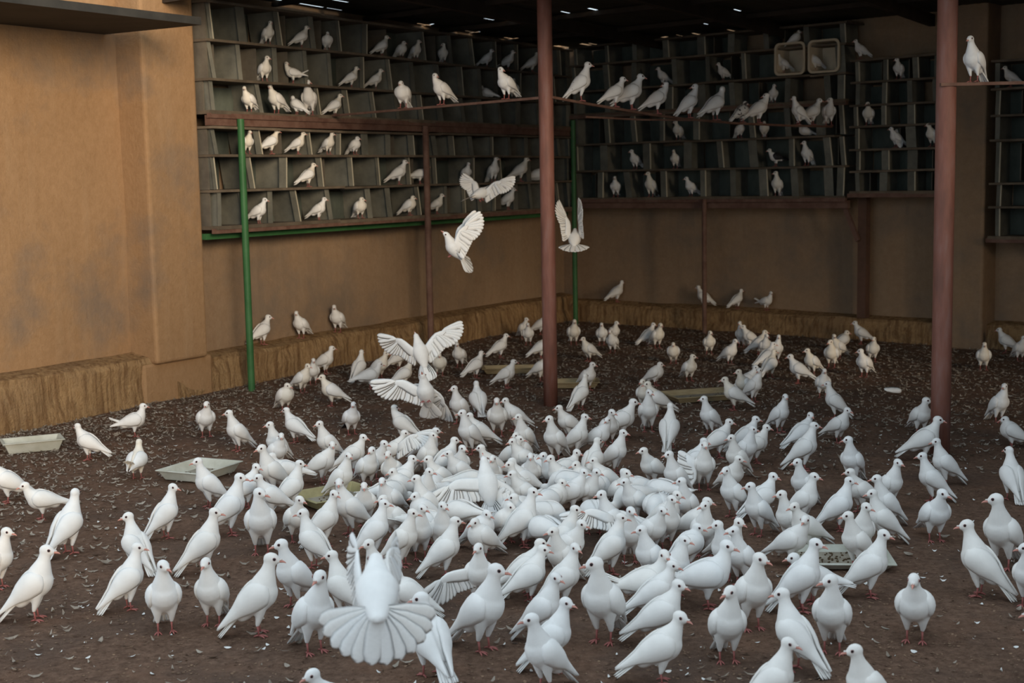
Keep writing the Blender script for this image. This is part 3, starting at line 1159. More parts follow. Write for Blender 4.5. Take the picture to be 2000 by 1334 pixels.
def pigeon_body(pk, yaw):
    key = (pk, yaw)
    if key in FEMESH:
        return FEMESH[key]
    pose = POSES[pk]
    fat = pose[6]
    mb = MB()
    mb.rings(torso_rings(pose, fat))
    H, f, l, u = head_frame(pose, yaw)
    # neck: swelling column from breast to head
    A = body_pt(pose, 0.028, 0.002)
    B = body_pt(pose, 0.070, 0.030 if pk not in 'pl' else 0.022)
    Cc = H - u * 0.045 - f * 0.004 + (B - H) * 0.12
    D = H - u * 0.006 - f * 0.004
    rings = []
    N = 13
    pts = []
    for i in range(N):
        t = i / (N - 1)
        pts.append(A * (1 - t) ** 3 + B * 3 * t * (1 - t) ** 2 + Cc * 3 * t * t * (1 - t) + D * t ** 3)
    rad = [float(np.interp(i / (N - 1), [0, 0.25, 0.5, 0.72, 0.88, 1], [0.058, 0.053, 0.040, 0.0285, 0.0240, 0.0220])) * fat for i in range(N)]
    mb.tube(pts, rad, 16)
    # head and face
    mb.ellipsoid(H, f * 0.0325, l * 0.0245, u * 0.0275)
    mb.ellipsoid(H + f * 0.018 - u * 0.004, f * 0.021, l * 0.0165, u * 0.0165)
    if pk != 's':
        fx = 0.004
        for sd in (-1, 1):
            p0 = body_pt(pose, -0.008, -0.030, sd * 0.032)
            p1 = Vector((fx - 0.006, sd * 0.029, 0.045))
            mb.tube([p0, p0 * 0.5 + p1 * 0.5 + Vector((0.004, 0, 0)), p1], [0.030, 0.0175, 0.0085], 12)
    # under-tail fluff
    mb.ellipsoid(body_pt(pose, -0.075, -0.018), body_pt(pose, 0.045, 0) - body_pt(pose, 0, 0), Vector((0, 0.036, 0)),
                 body_pt(pose, 0, 0.027) - body_pt(pose, 0, 0))
    vs, fs = remeshed(mb, 0.0058, 5)
    fb = MB()
    fb.add(vs, fs, 0)
    fold_wing(fb, pose, 1, 1)
    fold_wing(fb, pose, -1, 1)
    tail_fan(fb, pose, pose[5], 2)
    me = fb.mesh('pigeon_body', ['white_feather', 'white_feather', 'white_feather'], smooth=True)
    bm = bmesh.new()
    bm.from_mesh(me)
    bmesh.ops.recalc_face_normals(bm, faces=bm.faces)
    bm.to_mesh(me)
    bm.free()
    FEMESH[key] = me
    return me


def small_meshes():
    # beak along +X, starting at 0
    m = MB()
    rings = []
    for x, w, h, dz in ((-0.006, 0.0085, 0.0080, 0.0), (0.004, 0.0068, 0.0065, -0.0004), (0.013, 0.0044, 0.0045, -0.0014), (0.0215, 0.0025, 0.0029, -0.0036),
                        (0.0262, 0.0006, 0.0008, -0.0066)):
        rings.append([(x, w * math.cos(a), dz + h * math.sin(a)) for a in [2 * math.pi * k / 10 for k in range(10)]])
    m.rings(rings)
    for sd in (-1, 1):
        m.ellipsoid((0.004, sd * 0.0035, 0.0058), (0.006, 0, 0), (0, 0.0032, 0), (0, 0, 0.0028), 8, 5, 1)
    FEMESH['beak'] = m.mesh('beak', ['beak_pink', 'cere_white'], True)
    m = MB()
    m.ellipsoid((0, 0, 0), (0.0053, 0, 0), (0, 0.0042, 0), (0, 0, 0.0053), 12, 8, 0)
    n = 12
    ring = [[((0.0062 + 0.0011 * math.cos(b)) * math.cos(a), 0.0016 * math.sin(b) - 0.0006, (0.0060 + 0.0011 * math.cos(b)) * math.sin(a))
             for b in [2 * math.pi * j / 6 for j in range(6)]] for a in [2 * math.pi * k / n for k in range(n + 1)]]
    m.rings(ring, 1, cap=False)
    FEMESH['eye'] = m.mesh('eye', ['eye_dark', 'eye_ring'], True)
    for nm, top in (('leg', 0.058), ('leg_tucked', 0.02)):
        m = MB()
        m.tube([(-0.006, 0, top), (-0.002, 0, top * 0.5), (0, 0, 0.008)], [0.0056, 0.0038, 0.0042], 8)
        for ang, ln in ((0, 0.036), (32, 0.029), (-32, 0.029), (180, 0.021)):
            a = R_(ang)
            d = Vector((math.cos(a), math.sin(a), 0))
            m.tube([Vector((0, 0, 0.008)), d * ln * 0.45 + Vector((0, 0, 0.0075)), d * ln * 0.85 + Vector((0, 0, 0.0045)), d * ln * 1.05 + Vector((0, 0, 0.001))],
                   [0.0040, 0.0034, 0.0028, 0.0010], 6)
        FEMESH[nm] = m.mesh(nm, ['leg_red'], True)
    # single feather: blade along +X, unit length
    m = MB()
    st = ((0.0, 0.020), (0.12, 0.055), (0.45, 0.080), (0.8, 0.082), (0.93, 0.060), (1.0, 0.018))
    rings = [[(x, w, -0.010), (x, w * 0.15, 0.008), (x, -w, -0.004), (x, -w * 0.15, -0.004)] for x, w in st]
    m.rings(rings)
    FEMESH['feather'] = m.mesh('feather', ['white_feather'], True)


small_meshes()


def rot_from(f, l, u, loc):
    M = Matrix((f, l, u)).transposed().to_4x4()
    M.translation = loc
    return M


def head_parts(root, pose, yaw):
    H, f, l, u = head_frame(pose, yaw)
    link('beak', FEMESH['beak'], root, rot_from(f, l, u, H + f * 0.0345 - u * 0.0045))
    for sd in (-1, 1):
        o = (l * sd)
        link('eye', FEMESH['eye'], root, rot_from(f * sd, o, u, H + f * 0.0130 + o * 0.0216 + u * 0.0050))


def q_yaw(y):
    y = (y + 180) % 360 - 180
    y = max(-150, min(150, y))
    return int(round(y / 30.0) * 30)


COUNT = 0


def place_pigeon(loc, yaw_z, scale, pk, head_yaw, label, group, skin=None, small=False):
    global COUNT
    COUNT += 1
    pose = POSES[pk]
    M = Matrix.Translation(loc) @ Matrix.Rotation(yaw_z, 4, 'Z') @ Matrix.Scale(scale, 4)
    root = empty('pigeon', M=M)
    tag(root, label, 'pigeon', group)
    body = link('body', pigeon_body(pk, head_yaw), root)
    if skin:
        for i, mname in enumerate(skin):
            body.material_slots[i].link = 'OBJECT'
            body.material_slots[i].material = MATS[mname]
    head_parts(root, pose, head_yaw)
    if pk != 's':
        for sd in (-1, 1):
            link('leg', FEMESH['leg'], root, Matrix.Translation((0.004, sd * 0.029, 0)) @ Matrix.Rotation(sd * 0.12, 4, 'Z'))
    return root


def world_heading(p, ang):
    """picture heading (0 right, 90 away, 180 left, 270 towards the lens) to an angle about Z, measured along the line of sight"""
    f = Vector((p[0], p[1])).normalized()
    r = Vector((f.y, -f.x))
    d = r * math.cos(R_(ang)) + f * math.sin(R_(ang))
    return math.atan2(d.y, d.x)


def head_top(pk):
    p = POSES[pk]
    return p[2], p[3] + 0.026


def solve_ground(hx, hy, fy, ang, pk, zg=0.0):
    hf, ht = head_top(pk)

    def loc(s):
        hp = on_z(hx, hy, zg + ht * s)
        a = world_heading(hp, ang)
        return Vector((hp.x - math.cos(a) * hf * s, hp.y - math.sin(a) * hf * s, zg)), a
    s = 1.0
    if fy:
        lo, hi = 0.6, 1.5
        for _ in range(24):
            s = (lo + hi) / 2
            p, a = loc(s)
            # taller bird means the ground point comes nearer, hence lower in the picture
            if proj(p)[1] < fy - 4:
                lo = s
            else:
                hi = s
    s = max(0.88, min(1.13, s))
    p, a = loc(s)
    return p, a, s


ORD = ['first', 'second', 'third', 'fourth', 'fifth', 'sixth', 'seventh', 'eighth', 'ninth', 'tenth', 'eleventh', 'twelfth', 'thirteenth',
       'fourteenth', 'fifteenth', 'sixteenth', 'seventeenth', 'eighteenth', 'nineteenth', 'twentieth']


def facing(ang):
    a = ang % 360
    if a < 45 or a >= 315:
        return 'facing right'
    if a < 135:
        return 'facing away'
    if a < 225:
        return 'facing left'
    return 'facing the camera'


# ground birds: crown of head (x y), foot y (0 unknown), body heading, head heading, pose
GROUND = '''
-14 895 985 180 180 n; 48 941 1016 182 180 l; 146 953 1085 40 80 u; 12 1028 1152 330 -30 u; 90 1062 1213 -12 0 u; 250 1000 1110 125 170 u;
268 1058 1193 18 0 u; 318 1091 1237 -85 -50 u; 337 942 1050 28 -30 u; 386 892 994 192 180 u; 511 867 971 205 195 u; 531 881 928 180 185 l;
549 842 892 -60 -95 n; 500 902 968 20 -35 n; 468 922 1048 8 -10 u; 504 922 1012 192 190 n; 585 899 985 14 -10 u; 649 862 949 -22 -80 n;
680 881 972 -30 -50 u; 709 846 905 0 -40 n; 662 926 1040 205 -110 u; 652 953 1065 10 -40 u; 711 947 1032 -90 -90 n; 506 951 1085 -90 -40 u;
585 970 1062 -70 -30 n; 591 993 1100 150 175 u; 419 990 1122 12 -5 u; 549 1052 1190 215 195 u; 529 1078 1243 -4 -5 u; 401 1086 1222 -112 -120 u;
648 1074 1190 145 175 u; 720 1050 1150 205 200 u; 624 1112 1278 -60 -130 u; 610 1306 1430 205 190 n;
726 871 956 -62 -115 n; 750 858 918 -60 -40 n; 758 878 962 -110 -105 n; 790 839 910 -12 0 n; 851 834 902 -30 -5 n; 845 847 932 -50 -30 u;
888 858 935 30 -10 n; 903 872 945 -70 -30 n; 877 886 962 212 190 n; 805 890 968 18 -20 n; 837 894 982 212 185 n; 838 904 988 -62 -25 u;
767 913 968 200 190 h; 746 925 1012 232 -100 n; 886 928 990 222 215 h; 813 925 1005 212 185 u; 748 960 1036 222 190 n; 750 978 1064 14 -10 u;
811 967 1022 200 195 h; 824 973 1062 -72 -35 u; 805 981 1092 -20 -30 u; 864 965 1048 -82 -60 u; 889 1007 1123 5 -5 u; 927 997 1062 220 215 h;
950 982 1048 -40 -55 h; 1040 942 1062 10 -20 u; 939 874 952 205 188 n; 962 888 965 -80 -105 n; 1001 868 945 202 190 n; 1008 850 922 240 200 n; 1015 859 935 -40 -20 n;
1013 807 893 228 190 u; 987 778 848 200 200 n; 970 772 852 -92 -90 n; 917 808 880 186 185 n; 903 793 884 222 190 u; 887 752 832 232 190 u;
930 743 818 100 92 n; 1000 887 960 198 190 n; 996 895 972 222 185 u; 1036 883 952 -90 -92 n; 1001 920 988 212 195 n; 1004 948 1012 202 185 n;
996 965 1028 -60 -30 h; 979 937 1002 100 60 h; 1061 878 946 212 205 n; 934 1059 1142 -90 -125 u; 968 1098 1274 -36 -15 u;
1055 1049 1150 8 -5 n; 1060 1062 1140 20 -20 n; 822 1154 1322 112 175 n; 1038 1195 1352 216 190 u; 775 1112 1190 182 200 h;
1092 790 850 205 185 n; 1073 805 897 232 190 u; 1142 809 890 -15 -10 u; 1195 793 868 -70 -40 n; 1187 815 893 -30 -125 n; 1237 781 867 0 -5 n;
1217 838 918 -22 -30 u; 1167 853 916 62 20 n; 1257 872 942 222 190 n; 1307 879 962 225 190 u; 1309 785 880 82 110 u; 1375 772 854 222 192 u;
1127 882 942 25 -40 l; 1075 892 956 215 215 n; 1125 910 958 200 215 h; 1160 902 955 190 205 n; 1165 915 978 -30 -35 n; 1141 927 990 0 -20 n;
1175 949 1042 205 190 u; 1219 915 972 190 -20 l; 1224 928 988 -60 -30 n; 1221 938 1004 222 185 n; 1098 944 988 0 -40 h; 1123 977 1088 -12 -20 u;
1135 1003 1076 -30 -35 n; 1081 1013 1112 225 185 u; 1213 1001 1112 20 -10 u; 1232 990 1102 -80 -40 u; 1253 1028 1132 222 185 u; 1293 982 1076 -42 -30 n;
1312 963 1062 -60 -35 u; 1322 945 1024 -30 -20 n; 1331 930 1022 240 190 u; 1362 1018 1072 22 -10 h; 1377 982 1092 -82 -130 u; 1381 962 1042 -22 -15 n;
1375 853 928 30 -20 n; 1377 862 962 -80 -95 u; 1402 1007 1102 222 190 u; 1337 1037 1126 -30 -20 u; 1123 1059 1166 8 -40 u; 1162 1085 1258 242 195 u;
1085 1117 1222 -12 -40 u; 1105 1163 1292 2 -15 u; 1297 1068 1192 0 -45 t; 1313 1090 1182 10 -20 n; 1325 1129 1262 5 -15 n; 1328 1192 1336 2 -20 n;
1424 816 897 12 -20 n; 1476 810 884 18 -5 n; 1470 830 908 -42 -20 u; 1497 826 907 10 -10 n; 1429 847 922 230 190 u; 1443 886 958 -50 -10 n;
1418 914 1012 225 -125 u; 1583 803 882 30 -60 n; 1590 823 922 0 -5 u; 1655 794 868 -32 -30 n; 1657 851 948 242 190 u; 1661 909 992 212 195 n;
1558 893 972 232 190 u; 1590 917 1006 -20 -25 u; 1659 929 1032 10 -15 u; 1713 925 1014 216 190 u; 1704 952 1062 198 190 u; 1692 985 1082 -62 -40 u;
1657 994 1102 222 200 u; 1466 941 1048 222 190 u; 1510 922 1006 32 -15 n; 1527 956 1052 222 190 u; 1552 979 1062 212 205 n; 1573 1005 1092 -22 -120 n;
1443 998 1082 -40 -30 n; 1434 1009 1122 230 190 u; 1593 1047 1194 10 -20 u; 1726 1034 1171 6 -10 u; 1420 1055 1194 4 -20 t; 1484 1077 1232 -60 -20 u;
1427 1141 1295 -76 -125 u; 1528 1146 1312 148 190 u; 1622 1119 1277 -98 -170 u; 1540 1241 1388 10 -10 u; 1670 1257 1412 220 190 u;
1809 775 852 -60 -10 n; 1832 812 905 5 0 n; 1829 854 945 202 190 u; 1802 880 968 190 195 u; 1754 898 982 -40 -25 u; 1841 953 1060 -62 -20 n;
1962 747 828 -50 -95 u; 1963 812 870 190 200 h; 1971 871 980 112 130 u; 1946 961 1112 240 190 u; 1889 1012 1166 162 185 u; 2003 1058 1188 250 200 u;
2016 1182 1315 205 190 u; 1785 1117 1255 -95 -110 n;
151 825 895 160 140 n; 279 787 857 0 -5 t; 271 855 922 72 60 t; 403 783 857 -80 -120 n; 447 800 885 205 188 u;
561 747 806 -60 -40 h; 559 794 868 150 140 n; 601 710 772 -40 -30 n; 612 699 752 -80 -80 n; 629 731 798 190 185 n; 648 677 737 -22 0 n;
706 682 748 55 70 u; 741 705 763 10 -5 l; 754 685 745 -30 -20 n; 690 783 849 -72 -100 n; 527 824 905 222 190 u; 624 821 888 205 190 u;
790 670 727 20 10 n; 802 701 758 15 30 n; 858 688 738 -90 -90 h; 892 667 722 -112 -90 n; 940 684 740 28 20 n; 988 651 702 18 0 n; 1028 620 665 -60 -40 n;
1031 630 678 -90 -90 n; 1003 701 762 -20 0 n; 1068 652 692 10 0 n; 1070 688 748 -30 0 n; 1066 612 648 0 0 n;
1122 623 678 -80 -70 n; 1139 657 708 215 200 n; 1175 630 678 -90 -80 n; 1204 626 668 -60 -30 n; 1192 643 690 -110 -120 n; 1157 705 765 -50 -10 n;
1143 729 800 40 70 u; 1276 630 672 30 -30 n; 1290 629 683 -60 -50 n; 1315 668 710 -90 -90 h; 1353 690 743 -60 -10 n; 1289 706 746 -20 0 h;
1387 645 693 -80 -60 n; 1255 739 800 -100 -120 n; 1265 743 816 195 205 n; 1268 759 847 -80 -40 u; 1416 735 805 190 185 n; 1443 718 767 230 200 n;
1476 713 757 0 -20 n; 1483 717 786 -30 -120 u; 1445 627 680 250 -110 u; 1452 633 668 200 200 n; 1436 661 716 -40 -30 n; 1494 644 690 20 0 n;
1497 651 692 -80 -60 n; 1521 653 708 -60 -80 u; 1510 667 712 30 10 n; 1512 681 738 55 20 n; 1544 690 752 190 185 n; 1577 679 730 230 190 n;
1622 662 722 -100 -130 n; 1629 652 697 230 -70 n; 1654 644 684 20 0 h; 1670 627 668 190 190 n; 1707 657 704 -80 -120 n; 1681 680 740 240 195 n;
1610 718 778 -80 -90 n; 1617 743 820 180 185 u; 1534 768 848 -40 -70 u; 1952 641 690 175 185 n; 2000 655 702 -60 -20 n; 1923 668 727 -85 -95 n;
770 790 866 150 30 n; 1550 1080 1150 190 180 l;
800 962 0 30 30 p; 862 1004 0 140 140 p; 905 962 0 -60 -60 p; 926 942 0 200 200 p; 962 948 0 20 20 p; 985 990 0 -120 -120 p; 1062 962 0 170 170 p;
1088 988 0 60 60 p; 1112 1002 0 -30 -30 p; 1152 1002 0 100 100 p; 1192 986 0 -150 -150 p; 1203 962 0 10 10 p; 1062 930 0 -80 -80 p; 1032 1012 0 130 130 p;
882 1036 0 -20 -20 p; 1252 962 0 150 150 p; 1275 1010 0 -100 -100 p; 850 945 0 80 80 p
'''
GB = []
for it in GROUND.replace('\n', ' ').split(';'):
    t = it.split()
    if len(t) == 6:
        GB.append([float(x) for x in t[:5]] + [t[5]])

recs = []
for hx, hy, fy, ang, fa, pk in GB:
    p, a, s = solve_ground(hx, hy, fy, ang, pk)
    recs.append(dict(hx=hx, hy=hy, p=p, a=a, s=s, pk=pk, ang=ang, yaw=q_yaw(fa - ang)))


# keep bodies apart: nudge close pairs along the line of sight
def spine_pts(r):
    d = Vector((math.cos(r['a']), math.sin(r['a']), 0))
    return [r['p'] + d * q * r['s'] for q in (-0.11, -0.03, 0.04)]


for it in range(40):
    moved = False
    for i in range(len(recs)):
        for j in range(i + 1, len(recs)):
            A, B = recs[i], recs[j]
            if abs(A['p'].x - B['p'].x) > 0.35 or abs(A['p'].y - B['p'].y) > 0.35:
                continue
            best = min(((q - w), q, w) [0].length for q in spine_pts(A) for w in spine_pts(B))
            if best < 0.118:
                push = (0.118 - best) * 0.35
                far, near = (A, B) if A['p'].length > B['p'].length else (B, A)
                f = far['p'].normalized()
                far['p'] = far['p'] + f * push
                near['p'] = near['p'] - near['p'].normalized() * push
                moved = True
    if not moved:
        break

XB = [(250, 'at far left'), (500, 'on the left'), (750, 'left of centre'), (1000, 'left of middle pole'), (1250, 'below middle pole'),
      (1500, 'right of centre'), (1750, 'on the right'), (9999, 'at far right')]
YB = [(700, 'by the walls'), (790, 'in the rear'), (880, 'behind the crowd'), (960, 'in mid crowd'), (1050, 'in the near crowd'), (9999, 'up front')]
cells = {}
for r in recs:
    xb = next(n for lim, n in XB if r['hx'] < lim)
    yb = next(n for lim, n in YB if r['hy'] < lim)
    cells.setdefault((yb, xb), []).append(r)
for (yb, xb), lst in cells.items():
    lst.sort(key=lambda r: r['hx'])
    for i, r in enumerate(lst):
        if len(lst) == 1:
            r['label'] = f"lone white pigeon {facing(r['ang'])} {yb}, {xb}"
        else:
            r['label'] = f"white pigeon {facing(r['ang'])}, {ORD[i]} from left {yb}, {xb}"
SPECIAL = {
    (690, 783): ('white pigeon with black tail and a few dark spots, left of centre', ['spotted_feather', 'spotted_feather', 'dark_feather']),
    (2003, 1058): ('white pigeon with dark spots on its breast at the right edge', ['spotted_feather', 'white_feather', 'white_feather']),
    (271, 855): ('cream pigeon raising its fluffy tail towards the camera at left', ['cream_and_warmlit_feather', 'white_feather', 'cream_and_warmlit_feather']),
    (610, 1306): ('white pigeon cut by the bottom edge below the fanned tail', None),
    (1540, 1241): ('white pigeon facing right, cut off by the bottom edge at right', None),
    (1670, 1257): ('white pigeon facing left, rightmost of those cut by the bottom edge', None),
    (1038, 1195): ('white pigeon facing left, cut by bottom edge below the middle pole', None),
    (1328, 1192): ('white pigeon facing right with long level tail at the bottom centre', None),
    (386, 892): ('white pigeon facing left in front of the cornerwise white tray', None),
    (1963, 812): ('hunched white pigeon resting on the ground at the far right', None),
}
gpig = {}
for r in recs:
    sp = SPECIAL.get((int(r['hx']), int(r['hy'])))
    skin = None
    if sp:
        r['label'] = sp[0]
        skin = sp[1]
    elif r['hy'] < 760 and rng.random() < 0.45:
        skin = ['cream_and_warmlit_feather', 'white_feather', 'white_feather']  # warm light near the walls painted into some rear birds' plumage
    z = float(ground_z(r['p'].x, r['p'].y))
    gpig[(int(r['hx']), int(r['hy']))] = place_pigeon(Vector((r['p'].x, r['p'].y, z)), r['a'], r['s'], r['pk'], r['yaw'], r['label'],
                                                      'pigeons on the ground', skin)

# plinth birds
for hx, hy, ang, fa, pk, wall, lab in ((519, 614, 32, 0, 'n', 'L', 'white pigeon on the left plinth beside the green post'),
                                       (576, 607, 235, -95, 'n', 'L', 'white pigeon on the left plinth, middle of three'),
                                       (648, 595, 245, -92, 'n', 'L', 'white pigeon on the left plinth, furthest from the green post'),
                                       (1210, 548, 20, 60, 'n', 'B', 'white pigeon on the back plinth nearest the corner green post'),
                                       (1366, 557, 158, 165, 'n', 'B', 'white pigeon on the back plinth behind the thin brown post'),
                                       (1444, 567, 35, 20, 'n', 'B', 'white pigeon on the back plinth right of the thin brown post'),
                                       (1507, 571, -35, -60, 't', 'B', 'white pigeon with raised tail, rightmost on the back plinth')):
    n, p0, zz = (NL, ab(0, 5), 0.35) if wall == 'L' else (NB, ab(3, 0), 0.28)
    hit = on_plane(hx, hy, p0 + n * 0.11, n)
    hf, ht = head_top(pk)
    s = max(0.8, min(1.1, (hit.z - zz) / ht))
    a = world_heading(hit, ang)
    loc = Vector((hit.x, hit.y, zz)) - Vector((math.cos(a), math.sin(a), 0)) * hf * s
    # stay on the ledge
    off = (loc - p0).dot(n)
    loc += n * (0.12 - off)
    place_pigeon(loc, a, s, pk, q_yaw(fa - ang), lab, 'pigeons on the wall plinths')

rackpig = {}
for key, (org, n, lst, rown, rname, q) in RACKS.items():
    rows = {}
    for b in lst:
        rows.setdefault(rown[b[2]], []).append(b)
    for rn, bl in rows.items():
        bl.sort(key=lambda b: b[0])
        for i, (hx, hy, z, ang, fa, pk) in enumerate(bl):
            hit = on_plane(hx, hy, org + n * q, n)
            hf, ht = head_top(pk)
            zz = z + 0.012
            s = max(0.72, min(1.08, (hit.z - zz) / ht))
            a = world_heading(hit, ang)
            loc = Vector((hit.x, hit.y, zz)) - Vector((math.cos(a), math.sin(a), 0)) * hf * s
            off = (loc - org).dot(n)
            loc += n * ((q - 0.03) - off) * 0.8
            lab = (f"white pigeon {facing(ang)} in {rn} of {rname}, {ORD[i]} from left" if len(bl) > 1 else
                   f"only white pigeon in {rn} of {rname}, {facing(ang)}")
            skin = ['cream_and_warmlit_feather', 'white_feather', 'white_feather'] if rng.random() < 0.6 else None  # warm light painted as cream into some rack birds
            if (hx, hy) == (1505, 290):
                lab, skin = 'white pigeon with black wings in the lower back rack', ['white_feather', 'dark_feather', 'dark_feather']
            if (hx, hy) == (1522, 116):
                lab = 'white pigeon sitting in the left tan basin'
            if (hx, hy) == (1583, 98):
                lab = 'white pigeon sitting in the right tan basin'
            if (hx, hy) == (1742, 248):
                lab = 'white pigeon drooping one wing in the narrow right rack'
            rackpig[(hx, hy)] = place_pigeon(loc, a, s, pk, q_yaw(fa - ang), lab, f'pigeons in the {rname}', skin)


def rail_point(pts, t):
    seg = [(pts[i + 1] - pts[i]).length for i in range(len(pts) - 1)]
    d = t * sum(seg)
    for i, L in enumerate(seg):
        if d <= L or i == len(seg) - 1:
            return pts[i] + (pts[i + 1] - pts[i]) * (d / L)
        d -= L


RAILS = [
    (RAIL_A, 'left perch', [(783, 158, 250, -95, 'h'), (850, 143, 218, -50, 'n'), (978, 131, 228, -40, 'n')]),
    (RAIL_B, 'sagging perch', [(1148, 121, 2, 0, 'u'), (1217, 150, 10, 0, 'n'), (1252, 144, 10, 0, 'n'), (1300, 160, 5, 170, 'n'), (1358, 164, 18, 175, 'u'),
                               (1411, 169, 35, 60, 'n'), (1455, 198, 35, 40, 'h'), (1496, 182, 20, 170, 'n'), (1550, 188, 205, 130, 'u'),
                               (1600, 192, 20, 0, 'n'), (1621, 191, -80, 200, 'n')]),
    (RAIL_C, 'right perch', [(1896, 70, 240, -105, 'u')]),
]
for pts, rname, lst in RAILS:
    for i, (hx, hy, ang, fa, pk) in enumerate(lst):
        hf, ht = head_top(pk)
        best = None
        for k in range(0, 401):
            P = rail_point(pts, k / 400)
            a = world_heading(P, ang)
            lo, hi = 0.75, 1.3
            for _ in range(12):
                s = (lo + hi) / 2
                top = P + Vector((math.cos(a) * hf * s, math.sin(a) * hf * s, ht * s))
                if proj(top)[1] > hy:
                    lo = s
                else:
                    hi = s
            e = abs(proj(top)[0] - hx) + abs(proj(top)[1] - hy) * 0.5
            if best is None or e < best[0]:
                best = (e, P, a, s)
        e, P, a, s = best
        lab = f"white pigeon on the {rname}, {ORD[i]} from the middle pole" if rname == 'sagging perch' else f"white pigeon on the {rname}, {ORD[i]} from left"
        skin = None
        if hx == 1148:
            lab, skin = 'white pigeon with small dark wing spots on the sagging perch', ['white_feather', 'spotted_feather', 'white_feather']
        if hx == 1455:
            lab, skin = 'dark-speckled pigeon on the sagging perch', ['speckled_feather', 'speckled_feather', 'white_feather']
        if rname == 'right perch':
            lab = 'upright white pigeon alone on the short right perch'
        place_pigeon(P + Vector((0, 0, 0.002)), a, s, pk, q_yaw(fa - ang), lab, 'pigeons on the iron perches', skin)


# ------------------------------------------------------------------ open wings and flying birds
def make_wing(root, at, span, chord, size=1.0, open_=1.0, name='wing', droop=0.0):
    """spread wing: covert slab with feather blades as sub-parts. span points to the tip, chord to the trailing edge"""
    x = Vector(span).normalized()
    y = Vector(chord)
    y = (y - x * y.dot(x)).normalized()
    z = x.cross(y)
    M = rot_from(x, y, z, Vector(at)) @ Matrix.Scale(size, 4)
    m = MB()
    rings = []
    for sx, ch, le, th in ((-0.02, 0.075, 0.010, 0.012), (0.04, 0.085, -0.012, 0.012), (0.09, 0.080, -0.030, 0.010), (0.13, 0.066, -0.036, 0.009),
                           (0.17, 0.044, -0.026, 0.006), (0.205, 0.016, -0.006, 0.003)):
        rings.append([(sx, le + ch * q, th * h + 0.012 * math.sin(min(1, max(0, sx / 0.2)) * 3.1)) for q, h in
                      ((0, 0.0), (0.15, 0.75), (0.4, 1.0), (0.75, 0.6), (1.0, 0.1), (0.75, -0.3), (0.4, -0.5), (0.15, -0.6))])
    m.rings(rings)
    w = m.obj(name, 'white_feather', root, smooth=True)
    w.matrix_local = M
    for i in range(9):
        t = i / 8
        ang = R_(104 - 20 * t)
        b = (0.0 + 0.125 * t, 0.018 - 0.034 * t, 0.004 + 0.0015 * i % 0.004)
        link('feather', FEMESH['feather'], w, Matrix.Translation(b) @ Matrix.Rotation(ang, 4, 'Z') @ Matrix.Rotation(0.12, 4, 'X') @ Matrix.Diagonal((0.125, 0.26, 0.12, 1)))
    for i in range(10):
        t = i / 9
        ang = R_(80 - 68 * t * open_)
        b = (0.128 + 0.062 * t, -0.014 - 0.004 * t, 0.006 + 0.001 * i % 0.004)
        ln = 0.135 + 0.045 * math.sin(t * 2.2)
        link('feather', FEMESH['feather'], w, Matrix.Translation(b) @ Matrix.Rotation(ang, 4, 'Z') @ Matrix.Rotation(0.16, 4, 'X') @ Matrix.Diagonal((ln, 0.25, 0.12, 1)))
    return w


def fly_body():
    if 'fly' in FEMESH:
        return FEMESH['fly']
    pose = (0, 0.0, 0.135, 0.022, -6, 0, 1.0)
    mb = MB()
    mb.rings(torso_rings(pose, 0.92))
    H, f, l, u = head_frame(pose, 0)
    mb.tube([Vector((0.03, 0, 0)), Vector((0.07, 0, 0.008)), Vector((0.105, 0, 0.016)), H - f * 0.004], [0.052, 0.045, 0.032, 0.024], 16)
    mb.ellipsoid(H, f * 0.0315, l * 0.0235, u * 0.0255)
    mb.ellipsoid(H + f * 0.017 - u * 0.004, f * 0.021, l * 0.0165, u * 0.0165)
    mb.ellipsoid((-0.085, 0, -0.004), (0.05, 0, 0), (0, 0.032, 0), (0, 0, 0.022))
    vs, fs = remeshed(mb, 0.0058, 5)
    fb = MB()
    fb.add(vs, fs)
    FEMESH['fly'] = fb.mesh('pigeon_body', ['white_feather'], True)
    return FEMESH['fly']


def flying(px, py, Y, fwd, up, wings, label, size=1.0, fan=55, tail_pitch=0.0, wing_size=1.0):
    """px,py: body centre; fwd/up/wings given as (right, up, away) along the line of sight"""
    c = at_depth(px, py, Y)
    f2 = Vector((c.x, c.y, 0)).normalized()
    r2 = Vector((f2.y, -f2.x, 0))
    W = lambda v: r2 * v[0] + Vector((0, 0, 1)) * v[1] + f2 * v[2]
    f = W(fwd).normalized()
    u = W(up)
    u = (u - f * u.dot(f)).normalized()
    l = u.cross(f)
    M = rot_from(f, l, u, c) @ Matrix.Scale(size, 4)
    Ri = Matrix((f, l, u))
    root = empty('flying_pigeon', M=M)
    tag(root, label, 'pigeon', 'pigeons in flight')
    body = link('body', fly_body(), root)
    head_parts(root, (0, 0.0, 0.135, 0.022, -6, 0, 1.0), 0)
    for sd in (-1, 1):
        link('leg', FEMESH['leg_tucked'], root, Matrix.Translation((-0.035, sd * 0.022, -0.055)) @ Matrix.Rotation(R_(65), 4, 'Y'))
    n = 12
    for j in range(n):
        q = (j - (n - 1) / 2) / ((n - 1) / 2)
        a = R_(180 + fan * q)
        b = (-0.088 - 0.01 * (1 - abs(q)), -0.012 * q, 0.003 + 0.0022 * (j % 2) - 0.004 * abs(q))
        link('tail_feather', FEMESH['feather'], root, Matrix.Translation(b) @ Matrix.Rotation(tail_pitch, 4, 'Y') @ Matrix.Rotation(a, 4, 'Z') @
             Matrix.Diagonal((0.150, 0.34, 0.07, 1)))
    for sd, span, chord in wings:
        sp, ch = Ri @ W(span), Ri @ W(chord)
        make_wing(root, (0.045, sd * 0.038, 0.022), sp, ch, wing_size)
    return root


